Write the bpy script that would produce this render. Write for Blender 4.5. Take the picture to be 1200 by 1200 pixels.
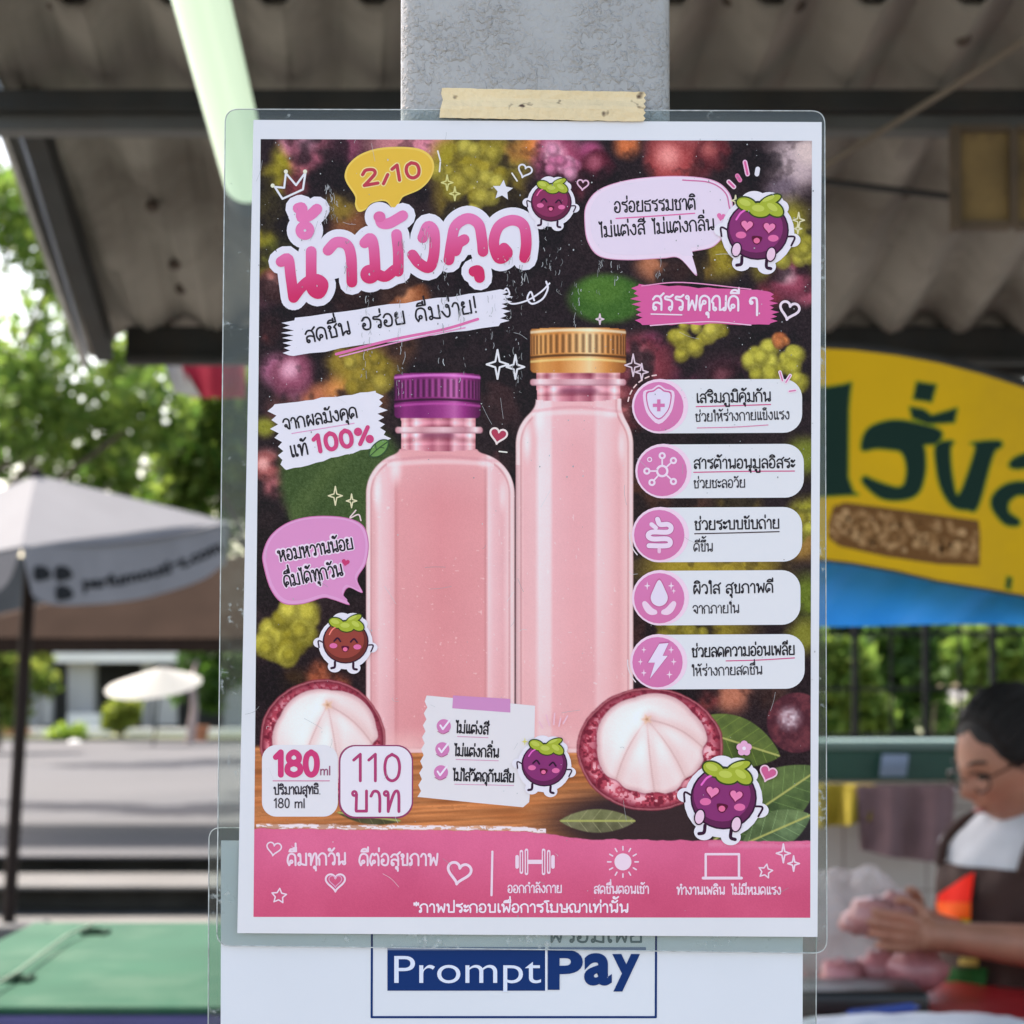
import bpy, bmesh, math, random
import numpy as np
from mathutils import Vector, Matrix, Euler
from mathutils.geometry import tessellate_polygon

for o in list(bpy.data.objects):
    bpy.data.objects.remove(o)
SC = bpy.context.scene
COL = SC.collection
R = math.radians

# ------------------------------------------------------------------ camera, sky, sun, exposure
F, PX, PY = 2400.0, 600.0, 750.0          # focal length and principal point of the 1200 px photograph
PITCH = R(1.2)
CAM_Z = 1.5
cam = bpy.data.cameras.new('camera')
cam_o = bpy.data.objects.new('camera', cam)
COL.objects.link(cam_o)
cam_o.location = (0, 0, CAM_Z)
cam_o.rotation_euler = (R(90) + PITCH, 0, 0)
cam.lens = 72.0
cam.sensor_width = 36.0
cam.shift_y = (PY - 600.0) / 1200.0
cam.clip_start = 0.02
cam.clip_end = 2000.0
cam.dof.use_dof = True
cam.dof.focus_distance = 0.75
cam.dof.aperture_fstop = 20.0
SC.camera = cam_o

SUN_EL, SUN_AZ = R(58), R(-44)              # azimuth from +Y (into the picture) towards +X
world = bpy.data.worlds.new("World")
SC.world = world
world.use_nodes = True
wn = world.node_tree
bg = wn.nodes['Background']
sky = wn.nodes.new('ShaderNodeTexSky')
sky.sky_type = 'NISHITA'
sky.sun_disc = False
sky.sun_elevation = SUN_EL
sky.sun_rotation = SUN_AZ
sky.air_density = 1.0
sky.dust_density = 3.0
sky.ozone_density = 1.0
warm = wn.nodes.new('ShaderNodeMix')
warm.data_type = 'RGBA'
warm.blend_type = 'MULTIPLY'
warm.inputs[0].default_value = 1.0
warm.inputs[7].default_value = (1.0, .885, .765, 1)
wn.links.new(sky.outputs[0], warm.inputs[6])
wn.links.new(warm.outputs[2], bg.inputs[0])
bg.inputs[1].default_value = 0.15
sun = bpy.data.lights.new('sun', 'SUN')
sun.energy = 2.8
sun.angle = R(0.5)
sun.color = (1.0, 0.95, 0.87)
sun_o = bpy.data.objects.new('sun', sun)
COL.objects.link(sun_o)
sd = Vector((math.sin(SUN_AZ) * math.cos(SUN_EL), math.cos(SUN_AZ) * math.cos(SUN_EL), math.sin(SUN_EL)))
sun_o.rotation_euler = sd.to_track_quat('Z', 'Y').to_euler()
SC.view_settings.view_transform = 'Standard'
SC.view_settings.look = 'None'
SC.view_settings.gamma = 1.0
SC.view_settings.exposure = 1.96
SC.cycles.use_denoising = True
SC.cycles.max_bounces = 8
SC.cycles.transparent_max_bounces = 12
SC.cycles.sample_clamp_indirect = 6.0

# ------------------------------------------------------------------ helpers
CP, SP = math.cos(PITCH), math.sin(PITCH)


def at(px, py, D):
    """the point at distance D (along +Y) that the photograph shows at pixel px, py"""
    a, b = (px - PX) / F, (PY - py) / F
    dy, dz = CP - SP * b, SP + CP * b
    t = D / dy
    return Vector((a * t, D, CAM_Z + dz * t))


def lin(c):
    c = np.asarray(c, dtype=float) / 255.0
    return np.where(c <= 0.04045, c / 12.92, ((c + 0.055) / 1.055) ** 2.4)


def L4(c, g=1.0):
    v = np.clip(lin(c) * g, 0, 0.95)
    return (float(v[0]), float(v[1]), float(v[2]), 1.0)


def mat(name, col, rough=0.6, var=0.12, scale=8.0, bump=0.0, bscale=60.0, metal=0.0, coat=0.0,
        stain=None, stain_amt=0.4, stain_scale=3.0, trans=0.0, alpha=1.0, spec=0.5):
    m = bpy.data.materials.new(name)
    m.use_nodes = True
    nt = m.node_tree
    N, K = nt.nodes, nt.links
    b = N['Principled BSDF']
    b.inputs['Roughness'].default_value = rough
    b.inputs['Metallic'].default_value = metal
    b.inputs['Coat Weight'].default_value = coat
    b.inputs['Coat Roughness'].default_value = 0.08
    b.inputs['Specular IOR Level'].default_value = spec
    b.inputs['Transmission Weight'].default_value = trans
    b.inputs['Alpha'].default_value = alpha
    tc = N.new('ShaderNodeTexCoord')
    no = N.new('ShaderNodeTexNoise')
    no.inputs['Scale'].default_value = scale
    no.inputs['Detail'].default_value = 6.0
    K.new(tc.outputs['Object'], no.inputs['Vector'])
    mr = N.new('ShaderNodeMapRange')
    mr.inputs[1].default_value, mr.inputs[2].default_value = 0.3, 0.7
    mr.inputs[3].default_value, mr.inputs[4].default_value = 1 - var, 1 + var
    K.new(no.outputs['Fac'], mr.inputs[0])
    mx = N.new('ShaderNodeMix')
    mx.data_type = 'RGBA'
    mx.blend_type = 'MULTIPLY'
    mx.inputs[0].default_value = 1.0
    mx.inputs[6].default_value = (*col[:3], 1)
    K.new(mr.outputs[0], mx.inputs[7])
    out = mx.outputs[2]
    if stain is not None:
        n2 = N.new('ShaderNodeTexNoise')
        n2.inputs['Scale'].default_value = stain_scale
        n2.inputs['Detail'].default_value = 8.0
        n2.inputs['Roughness'].default_value = 0.65
        K.new(tc.outputs['Object'], n2.inputs['Vector'])
        m2 = N.new('ShaderNodeMapRange')
        m2.inputs[1].default_value, m2.inputs[2].default_value = 0.48, 0.66
        m2.inputs[3].default_value, m2.inputs[4].default_value = 0.0, stain_amt
        K.new(n2.outputs['Fac'], m2.inputs[0])
        m3 = N.new('ShaderNodeMix')
        m3.data_type = 'RGBA'
        K.new(m2.outputs[0], m3.inputs[0])
        K.new(out, m3.inputs[6])
        m3.inputs[7].default_value = (*stain[:3], 1)
        out = m3.outputs[2]
    K.new(out, b.inputs['Base Color'])
    if bump > 0:
        nb = N.new('ShaderNodeTexNoise')
        nb.inputs['Scale'].default_value = bscale
        nb.inputs['Detail'].default_value = 4.0
        K.new(tc.outputs['Object'], nb.inputs['Vector'])
        bp = N.new('ShaderNodeBump')
        bp.inputs['Strength'].default_value = bump
        bp.inputs['Distance'].default_value = 0.01
        K.new(nb.outputs['Fac'], bp.inputs['Height'])
        K.new(bp.outputs[0], b.inputs['Normal'])
    return m


def obj(name, me, m=None, parent=None, smooth=False):
    o = bpy.data.objects.new(name, me)
    COL.objects.link(o)
    if m is not None:
        me.materials.append(m)
    if smooth:
        me.polygons.foreach_set('use_smooth', [True] * len(me.polygons))
    if parent is not None:
        o.parent = parent
        o.matrix_parent_inverse = Matrix.Translation(-parent.location)
    return o


def thing(name, label, cat, loc, group=None):
    o = bpy.data.objects.new(name, None)
    COL.objects.link(o)
    o.location = loc
    o.empty_display_size = 0.1
    return tag(o, label, cat, group)


def tag(o, label, cat, group=None):
    o['label'] = label
    o['category'] = cat
    if group:
        o['group'] = group
    return o


def structure(o):
    o['kind'] = 'structure'
    return o


class MB:
    """collects shapes into one mesh (world coordinates)"""
    def __init__(self):
        self.bm = bmesh.new()

    def box(self, x0, y0, z0, x1, y1, z1, bev=0.0, mtx=None):
        r = bmesh.ops.create_cube(self.bm, size=1.0)
        vs = r['verts']
        for v in vs:
            v.co = Vector(((x0 + x1) / 2 + v.co.x * (x1 - x0), (y0 + y1) / 2 + v.co.y * (y1 - y0), (z0 + z1) / 2 + v.co.z * (z1 - z0)))
        if bev > 0:
            es = list({e for v in vs for e in v.link_edges})
            rr = bmesh.ops.bevel(self.bm, geom=es, offset=bev, segments=3, profile=0.5, affect='EDGES')
            vs = list({v for f in rr['faces'] for v in f.verts} | {v for v in vs if v.is_valid})
        if mtx is not None:
            for v in vs:
                v.co = mtx @ v.co
        return vs

    def pbox(self, px0, py0, px1, py1, D, th, bev=0.0):
        a, b = at(px0, py1, D), at(px1, py0, D)
        return self.box(a.x, D, a.z, b.x, D + th, b.z, bev)

    def tube(self, pts, r, n=10, caps=True, r2=None):
        pts = [Vector(p) for p in pts]
        rings = []
        for i, p in enumerate(pts):
            d = (pts[min(i + 1, len(pts) - 1)] - pts[max(i - 1, 0)]).normalized()
            u = d.cross(Vector((0, 0, 1)))
            if u.length < 1e-3:
                u = d.cross(Vector((0, 1, 0)))
            u.normalize()
            w = u.cross(d).normalized()
            rr = r if r2 is None else r + (r2 - r) * i / (len(pts) - 1)
            rings.append([self.bm.verts.new(p + (u * math.cos(2 * math.pi * k / n) + w * math.sin(2 * math.pi * k / n)) * rr) for k in range(n)])
        for a, b in zip(rings, rings[1:]):
            for k in range(n):
                self.bm.faces.new((a[k], a[(k + 1) % n], b[(k + 1) % n], b[k]))
        if caps:
            self.bm.faces.new(list(reversed(rings[0])))
            self.bm.faces.new(rings[-1])

    def ball(self, c, rx, ry=None, rz=None, seg=16, rot=None, jit=0.0, seed=0):
        ry = rx if ry is None else ry
        rz = rx if rz is None else rz
        r = bmesh.ops.create_uvsphere(self.bm, u_segments=seg, v_segments=max(6, seg * 2 // 3), radius=1.0)
        rnd = random.Random(seed)
        for v in r['verts']:
            k = 1 + rnd.uniform(-jit, jit)
            p = Vector((v.co.x * rx, v.co.y * ry, v.co.z * rz)) * k
            if rot is not None:
                p = rot @ p
            v.co = p + Vector(c)
        return r['verts']

    def prism(self, pts, off):
        """polygon (list of vectors) extruded by vector off"""
        a = [self.bm.verts.new(p) for p in pts]
        b = [self.bm.verts.new(Vector(p) + Vector(off)) for p in pts]
        n = len(a)
        self.bm.faces.new(a)
        self.bm.faces.new(list(reversed(b)))
        for i in range(n):
            self.bm.faces.new((a[i], b[i], b[(i + 1) % n], a[(i + 1) % n]))

    def sheet(self, fn, nu, nv, th=None):
        """grid surface fn(u,v)->Vector, optional thickness vector"""
        def grid(off):
            return [[self.bm.verts.new(fn(i / nu, j / nv) + off) for i in range(nu + 1)] for j in range(nv + 1)]
        g = grid(Vector((0, 0, 0)))
        for j in range(nv):
            for i in range(nu):
                self.bm.faces.new((g[j][i], g[j][i + 1], g[j + 1][i + 1], g[j + 1][i]))
        if th is not None:
            h = grid(Vector(th))
            for j in range(nv):
                for i in range(nu):
                    self.bm.faces.new((h[j + 1][i], h[j + 1][i + 1], h[j][i + 1], h[j][i]))
            for i in range(nu):
                self.bm.faces.new((g[0][i + 1], g[0][i], h[0][i], h[0][i + 1]))
                self.bm.faces.new((g[nv][i], g[nv][i + 1], h[nv][i + 1], h[nv][i]))
            for j in range(nv):
                self.bm.faces.new((g[j][0], g[j + 1][0], h[j + 1][0], h[j][0]))
                self.bm.faces.new((g[j + 1][nu], g[j][nu], h[j][nu], h[j + 1][nu]))

    def build(self, name, m, parent=None, smooth=False):
        bmesh.ops.recalc_face_normals(self.bm, faces=self.bm.faces[:])
        me = bpy.data.meshes.new(name)
        self.bm.to_mesh(me)
        self.bm.free()
        return obj(name, me, m, parent, smooth)


def smooth_by_angle(o, ang=40):
    me = o.data
    me.polygons.foreach_set('use_smooth', [True] * len(me.polygons))
    try:
        me.set_sharp_from_angle(angle=R(ang))
    except Exception:
        pass
    return o


def attr_mat(name, rough=0.5, coat=0.0, translucent=0.0, spec=0.5, noise_bump=0.0):
    m = bpy.data.materials.new(name)
    m.use_nodes = True
    N, K = m.node_tree.nodes, m.node_tree.links
    b = N['Principled BSDF']
    b.inputs['Roughness'].default_value = rough
    b.inputs['Coat Weight'].default_value = coat
    b.inputs['Coat Roughness'].default_value = 0.06
    b.inputs['Specular IOR Level'].default_value = spec
    at_ = N.new('ShaderNodeAttribute')
    at_.attribute_name = 'Col'
    K.new(at_.outputs['Color'], b.inputs['Base Color'])
    if translucent > 0:
        t = N.new('ShaderNodeBsdfTranslucent')
        K.new(at_.outputs['Color'], t.inputs['Color'])
        mx = N.new('ShaderNodeMixShader')
        mx.inputs[0].default_value = translucent
        K.new(b.outputs[0], mx.inputs[1])
        K.new(t.outputs[0], mx.inputs[2])
        K.new(mx.outputs[0], N['Material Output'].inputs['Surface'])
    if noise_bump > 0:
        tc = N.new('ShaderNodeTexCoord')
        nz = N.new('ShaderNodeTexNoise')
        nz.inputs['Scale'].default_value = 30.0
        nz.inputs['Detail'].default_value = 5.0
        K.new(tc.outputs['Object'], nz.inputs['Vector'])
        bp = N.new('ShaderNodeBump')
        bp.inputs['Strength'].default_value = noise_bump
        bp.inputs['Distance'].default_value = 0.002
        K.new(nz.outputs['Fac'], bp.inputs['Height'])
        K.new(bp.outputs[0], b.inputs['Coat Normal'])
    return m


INK = attr_mat('printed_ink', rough=0.6, coat=0.08, spec=0.1, noise_bump=0.15)
LEAF = attr_mat('leaf', rough=0.55, translucent=0.62, spec=0.3)


def mesh_np(name, V, Fc, cols=None):
    me = bpy.data.meshes.new(name)
    V = np.asarray(V, dtype=np.float32)
    Fc = np.asarray(Fc, dtype=np.int32)
    n, k = Fc.shape
    me.vertices.add(len(V))
    me.vertices.foreach_set('co', V.ravel())
    me.loops.add(n * k)
    me.loops.foreach_set('vertex_index', Fc.ravel())
    me.polygons.add(n)
    me.polygons.foreach_set('loop_start', np.arange(0, n * k, k, dtype=np.int32))
    try:
        me.polygons.foreach_set('loop_total', np.full(n, k, dtype=np.int32))
    except Exception:
        pass
    if cols is not None:
        a = me.color_attributes.new('Col', 'FLOAT_COLOR', 'POINT')
        c = np.ones((len(V), 4), dtype=np.float32)
        c[:, :3] = cols
        a.data.foreach_set('color', c.ravel())
    me.update(calc_edges=True)
    me.validate()
    return me


def catmull(pts, closed=False, n=6):
    pts = [np.array(p, dtype=float) for p in pts]
    m = len(pts)
    if m < 3 and not closed:
        return pts
    out = []
    for i in range(m if closed else m - 1):
        p1, p2 = pts[i], pts[(i + 1) % m]
        p0 = pts[i - 1] if (i > 0 or closed) else 2 * p1 - p2
        p3 = pts[(i + 2) % m] if (i + 2 < m or closed) else 2 * p2 - p1
        for k in range(n):
            t = k / n
            out.append(0.5 * ((2 * p1) + (-p0 + p2) * t + (2 * p0 - 5 * p1 + 4 * p2 - p3) * t * t + (-p0 + 3 * p1 - 3 * p2 + p3) * t ** 3))
    if not closed:
        out.append(pts[-1])
    return out

# ------------------------------------------------------------------ hand lettering: one stroke font (unit = consonant height)
def G(adv, s, rw=None):
    return (adv, s, adv - 0.14 if rw is None else rw)


GL = {
 'ก': G(.78, ".09,0 .09,.5;.09,.5 .0,.63 .12,.88 .34,1 .56,.86 .62,.55 .62,0"),
 'ข': G(.68, "o.14,.86,.1;.24,.84 .2,.66 .1,.56 .17,.46 .17,.06;.17,.02 .5,.02;.52,.02 .52,1"),
 'ค': G(.8, ".08,0 .03,.45 .1,.85 .34,1 .6,.85 .65,.5 .65,0;o.32,.55,.11;.23,.48 .12,.25 .08,0"),
 'ง': G(.66, "o.37,.86,.1;.47,.86 .5,.45 .46,.12 .34,.01 .2,.1 .02,.48"),
 'จ': G(.68, ".02,.75 .14,.96 .34,1 .52,.84 .54,.5 .52,.04;.5,.03 .38,.1 .3,.28;o.22,.37,.1"),
 'ช': G(.72, "o.14,.86,.1;.24,.82 .1,.58 .15,.45 .15,.05;.15,.02 .52,.02;.53,.03 .53,.6 .44,.8;.44,.8 .64,1.02"),
 'ฆ': G(.8, "o.12,.88,.09;.2,.82 .1,.58 .17,.46 .17,.15;o.16,.1,.1;.24,.06 .62,.04;.64,.02 .64,1"),
 'ณ': G(1.02, "o.19,.1,.1;.09,.1 .09,.5;.09,.5 0,.62 .12,.9 .3,1 .46,.88 .5,.5 .5,.03;.5,.03 .72,.08;o.79,.1,.09;.87,.14 .88,1"),
 'ด': G(.8, "o.3,.3,.115;.23,.2 .13,.0;.13,0 .01,.36 .1,.85 .34,1 .58,.85 .63,.5 .63,0"),
 'ต': G(.82, "o.3,.3,.115;.23,.2 .13,.0;.13,0 .01,.36 .1,.85 .22,1 .34,.86 .46,1 .6,.85 .65,.5 .65,0"),
 'ถ': G(.78, "o.2,.1,.1;.1,.12 .1,.5;.1,.5 0,.63 .12,.88 .34,1 .56,.86 .62,.55 .62,0"),
 'ท': G(.8, "o.12,.88,.1;.21,.84 .21,0;.21,.05 .42,.8 .55,1 .65,.84 .66,0"),
 'ธ': G(.72, ".6,1.02 .38,.92 .12,.92 .07,.76 .2,.68 .48,.66 .56,.5 .56,.04;.56,.02 .1,.02;.09,.02 .09,.46"),
 'น': G(.84, "o.12,.88,.1;.21,.84 .2,0;.2,.0 .34,.2 .5,.27;o.6,.13,.12;.68,.2 .68,1"),
 'บ': G(.78, "o.12,.88,.1;.21,.84 .19,.06;.2,.02 .62,.02;.63,.02 .63,1"),
 'ป': G(.78, "o.12,.88,.1;.21,.84 .19,.06;.2,.02 .62,.02;.63,.02 .63,1.42"),
 'ผ': G(.8, "o.23,.86,.1;.13,.86 .1,.4 .14,.02;.14,.02 .38,.55;.38,.55 .6,.02;.6,.02 .66,.4 .65,1"),
 'ฝ': G(.8, "o.23,.86,.1;.13,.86 .1,.4 .14,.02;.14,.02 .38,.55;.38,.55 .6,.02;.6,.02 .66,.4 .65,1.42"),
 'พ': G(.86, "o.12,.88,.1;.21,.84 .2,.02;.2,.02 .43,.66;.43,.66 .62,.02;.62,.02 .68,.4 .72,1"),
 'ภ': G(.82, "o.08,.1,.09;.17,.12 .16,.5;.16,.5 .06,.63 .18,.88 .4,1 .61,.86 .67,.55 .67,0"),
 'ม': G(.84, "o.14,.88,.1;.23,.84 .24,.2;o.14,.12,.12;.24,.14 .45,.04 .66,.0;.68,.0 .68,1"),
 'ย': G(.76, "o.16,.88,.09;.08,.84 .08,.68 .22,.58;.22,.58 .08,.44 .09,.06;.1,.02 .58,.02;.6,.02 .6,1"),
 'ร': G(.66, ".54,1.04 .36,.9 .1,.92 .07,.76 .34,.68 .49,.54 .49,.16;o.39,.11,.11"),
 'ล': G(.74, ".06,.75 .22,.98 .46,.94 .58,.66 .59,0;o.18,.1,.1;.08,.12 .12,.44 .34,.52 .58,.4"),
 'ว': G(.66, ".04,.75 .18,.98 .4,.94 .52,.66 .52,.16;o.43,.1,.09"),
 'ษ': G(.82, "o.12,.88,.1;.21,.84 .19,.06;.2,.02 .62,.02;.63,.02 .63,1;.38,.42 .5,.36 .78,.52"),
 'ส': G(.76, ".06,.72 .22,.93 .46,.9 .58,.62 .59,0;o.18,.1,.1;.08,.12 .12,.44 .34,.5 .58,.38;.5,.9 .72,1.14"),
 'ห': G(.84, "o.12,.88,.1;.21,.84 .2,0;.2,.3 .4,.48 .5,.78;o.57,.87,.1;.6,.77 .62,.4 .68,0"),
 'อ': G(.72, ".05,.76 .2,.98 .44,.94 .56,.6 .5,.1 .28,0 .09,.12 .05,.36;o.15,.42,.1"),
 'ะ': G(.46, "o.09,.74,.07;.08,.66 .2,.6 .36,.82;o.09,.24,.07;.08,.16 .2,.1 .36,.32"),
 'า': G(.56, ".04,.75 .16,.98 .34,.94 .41,.66 .41,0"),
 'เ': G(.36, ".12,1 .12,.18;o.2,.1,.09"),
 'แ': G(.66, ".12,1 .12,.18;o.2,.1,.09;.42,1 .42,.18;o.5,.1,.09"),
 'โ': G(.42, ".34,1.36 .02,1.34 .02,1.24 .2,1.08 .2,.18;o.28,.1,.09"),
 'ใ': G(.38, "o.12,1.2,.09;.04,1.26 .1,1.42 .22,1.36 .22,1.1 .22,0"),
 'ไ': G(.38, ".02,1.42 .1,1.22 .26,1.42 .2,1.1 .2,0"),
 'ๆ': G(.62, "o.16,.62,.09;.08,.7 .16,.96 .4,.96 .46,.6 .46,-.35"),
 '0': G(.66, ".3,1.15 .13,.98 .07,.58 .13,.16 .29,0 .46,.16 .52,.58 .46,.98 .28,1.15"),
 '1': G(.46, ".04,.9 .24,1.15;.24,1.15 .24,0"),
 '2': G(.68, ".06,.85 .2,1.14 .46,1.08 .5,.78 .3,.4 .06,.02;.06,.02 .55,.04"),
 '8': G(.7, ".3,.6 .12,.72 .11,.98 .3,1.15 .49,.98 .48,.72 .3,.6;.3,.6 .08,.46 .06,.16 .3,0 .54,.16 .52,.46 .3,.6"),
 '/': G(.4, ".26,.55 .06,-.08"),
 '%': G(.85, "o.18,.9,.14;o.62,.25,.14;.62,1.1 .18,.02"),
 '!': G(.3, ".12,1.25 .12,.4;.12,.06 .12,.02"),
 '*': G(.45, ".2,1.2 .2,.8;.02,1.1 .38,.9;.38,1.1 .02,.9"),
 'm': G(.9, ".08,0 .08,.7;.08,.5 .25,.7 .42,.6 .43,0;.43,.5 .6,.7 .76,.6 .77,0"),
 'l': G(.28, ".1,0 .1,1.1"),
 ' ': G(.42, ""),
}
UP = {  # marks above / below, x relative to the right stem of the letter, y absolute
 'ั': "o-.4,1.3,.07;-.34,1.24 -.2,1.2 -.02,1.42",
 'ิ': "-.5,1.2 -.42,1.36 -.25,1.42 -.08,1.34 -.02,1.2;-.5,1.2 -.02,1.2",
 'ี': "-.5,1.2 -.42,1.36 -.25,1.42 -.08,1.34 -.02,1.2;-.5,1.2 -.02,1.2;.0,1.2 .0,1.56",
 'ึ': "-.5,1.2 -.42,1.36 -.25,1.4 -.12,1.34;-.5,1.2 -.02,1.2;o-.02,1.36,.07",
 'ื': "-.5,1.2 -.42,1.36 -.25,1.4 -.12,1.34;-.5,1.2 .02,1.2;-.12,1.22 -.12,1.5;.03,1.2 .03,1.54",
 'ุ': "o-.14,-.22,.07;-.07,-.22 -.06,-.48",
 'ู': "o-.4,-.22,.06;-.34,-.24 -.34,-.45;-.34,-.47 -.04,-.47;-.02,-.47 -.02,-.2",
 '็': "-.34,1.2 -.46,1.38 -.3,1.5 -.05,1.45;-.3,1.22 -.2,1.34 -.08,1.2",
}
TONE = {
 '่': ".0,0 .0,.26",
 '้': "o-.3,.16,.06;-.25,.1 -.18,.02 .06,.26",
 '์': "o-.12,.06,.07;-.06,.1 .06,.28",
}


def parse(s):
    out = []
    for st in s.split(';'):
        st = st.strip()
        if not st:
            continue
        if st[0] == 'o':
            cx, cy, r = map(float, st[1:].split(','))
            out.append(('o', cx, cy, r))
        else:
            out.append(('p', [tuple(map(float, q.split(','))) for q in st.split()]))
    return out


def shift(strokes, dx, dy):
    r = []
    for s in strokes:
        if s[0] == 'o':
            r.append(('o', s[1] + dx, s[2] + dy, s[3]))
        else:
            r.append(('p', [(x + dx, y + dy) for x, y in s[1]]))
    return r


def layout(text):
    """strokes of a line of writing and its width"""
    x, out = 0.0, []
    stem, high, tall = 0.0, False, 0.0
    for i, ch in enumerate(text):
        if ch == 'ำ':
            out += shift([('o', -.1, 1.28, .09)], stem, 0)
            out += shift(parse(GL['า'][1]), x, 0)
            x += GL['า'][0]
        elif ch in UP:
            out += shift(parse(UP[ch]), stem - tall, 0)
            if ch not in 'ุู':
                high = True
        elif ch in TONE:
            nxt = text[i + 1] if i + 1 < len(text) else ''
            dy = 1.62 if (high or nxt == 'ำ') else 1.22
            out += shift(parse(TONE[ch]), stem - tall - (.1 if nxt == 'ำ' else 0), dy)
        else:
            adv, s, rw = GL[ch]
            out += shift(parse(s), x, 0)
            stem, high, tall = x + rw, False, (.2 if ch in 'ปฝ' else 0.0)
            x += adv
    return out, x - .12


LZ = 4e-5


class Ink:
    """flat printing on a sheet: shapes in photograph pixels laid on the plane y = D, each layer a hair above the last"""
    def __init__(self, D=0.75, base=0):
        self.D, self.base = D, base
        self.V, self.Fs, self.C = [], [], []
        self.k = 0

    def pos(self, x, y, lz):
        d = self.D(x, y) if callable(self.D) else self.D
        return at(x, y, d - lz * LZ)

    def _z(self, layer):
        self.k += 1
        return self.base + layer + (self.k % 8) * 0.11

    def fill(self, pts, col, layer=0, g=1.08, col2=None, grad=None):
        lz = self._z(layer)
        n0 = len(self.V)
        pts = [(float(p[0]), float(p[1])) for p in pts]
        for (x, y) in pts:
            self.V.append(self.pos(x, y, lz))
            self.C.append(self._c((x, y), col, col2, grad, g))
        tris = tessellate_polygon([[Vector((p[0], -p[1], 0)) for p in pts]])
        for t in tris:
            self.Fs.append(tuple(n0 + i for i in t))

    def _c(self, p, col, col2, grad, g):
        if col2 is None:
            return L4(col, g)
        t = grad(p[0], p[1]) if callable(grad) else (p[1] - grad[0]) / (grad[1] - grad[0])
        t = min(1, max(0, t))
        return L4(tuple(a + (b - a) * t for a, b in zip(col, col2)), g)

    def stroke(self, pts, w, col, layer=0, closed=False, smooth=True, g=1.08, col2=None, grad=None, cap=True):
        if not smooth and len(pts) > 2:
            q = list(pts) + ([pts[0]] if closed else [])
            for a, b in zip(q, q[1:]):
                self.stroke([a, b], w, col, layer, False, True, g, col2, grad)
            return
        lz = self._z(layer)
        P = np.array(catmull(pts, closed), dtype=float)
        keep = [0]
        for i in range(1, len(P)):
            if np.hypot(*(P[i] - P[keep[-1]])) > 1e-3:
                keep.append(i)
        P = P[keep]
        n = len(P)
        if n < 2:
            return
        if closed:
            T = np.roll(P, -1, 0) - np.roll(P, 1, 0)
        else:
            T = np.gradient(P, axis=0)
        T /= np.maximum(np.hypot(T[:, 0], T[:, 1]), 1e-9)[:, None]
        Nn = np.stack([-T[:, 1], T[:, 0]], 1)
        h = np.full(n, w / 2)
        l, r = h.copy(), h.copy()
        # keep the inner side of tight bends from folding over
        ang = np.zeros(n)
        sl = np.ones(n)
        idx = range(n) if closed else range(1, n - 1)
        for i in idx:
            a, b = P[i] - P[i - 1], P[(i + 1) % n] - P[i]
            ang[i] = math.atan2(a[0] * b[1] - a[1] * b[0], a @ b)
            sl[i] = 0.5 * (np.hypot(*a) + np.hypot(*b))
        for i in idx:
            if abs(ang[i]) > 1e-4:
                rad = 0.92 * sl[i] / abs(ang[i])
                if ang[i] > 0:
                    l[i] = min(l[i], rad)
                else:
                    r[i] = min(r[i], rad)
        A, B = P + Nn * l[:, None], P - Nn * r[:, None]
        n0 = len(self.V)
        st = min(.03, .7 / n)                  # the ribbon climbs a little, so it never lies in the plane of its own crossing
        for i_, (a, b) in enumerate(zip(A, B)):
            for q in (a, b):
                self.V.append(self.pos(q[0], q[1], lz + st * i_))
                self.C.append(self._c(q, col, col2, grad, g))
        m = n if closed else n - 1
        for i in range(m):
            j = (i + 1) % n
            self.Fs.append((n0 + 2 * i, n0 + 2 * i + 1, n0 + 2 * j + 1, n0 + 2 * j))
        if not closed and cap:
            for end, sgn in ((0, -1), (n - 1, 1)):
                c, t, nn = P[end], T[end] * sgn, Nn[end] * -sgn
                ring = [c + (nn * math.cos(a) + t * math.sin(a)) * w / 2 for a in np.linspace(0, math.pi, 7)]
                k0 = len(self.V)
                for q in ring:
                    self.V.append(self.pos(q[0], q[1], lz + st * end + (.012 if end else -.012)))
                    self.C.append(self._c(q, col, col2, grad, g))
                self.Fs.append(tuple(k0 + i for i in range(7)))

    def ellipse(self, cx, cy, rx, ry=None, col=(255, 255, 255), layer=0, rot=0.0, n=28, g=1.08, **kw):
        ry = rx if ry is None else ry
        c, s = math.cos(rot), math.sin(rot)
        self.fill([(cx + rx * math.cos(a) * c - ry * math.sin(a) * s, cy + rx * math.cos(a) * s + ry * math.sin(a) * c)
                   for a in np.linspace(0, 2 * math.pi, n, endpoint=False)], col, layer, g, **kw)

    def ring(self, cx, cy, r, w, col, layer=0, ry=None, n=14, **kw):
        ry = r if ry is None else ry
        self.stroke([(cx + r * math.cos(a), cy + ry * math.sin(a)) for a in np.linspace(0, 2 * math.pi, n, endpoint=False)],
                    w, col, layer, True, **kw)

    def rrect(self, x0, y0, x1, y1, r, col, layer=0, skew=0.0, **kw):
        pts = []
        for cx, cy, a0 in ((x1 - r, y0 + r, -90), (x1 - r, y1 - r, 0), (x0 + r, y1 - r, 90), (x0 + r, y0 + r, 180)):
            for k in range(9):
                a = R(a0 + 90 * k / 8)
                x, y = cx + r * math.cos(a), cy + r * math.sin(a)
                pts.append((x, y + skew * (x - x0)))
        self.fill(pts, col, layer, **kw)
        return pts

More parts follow.
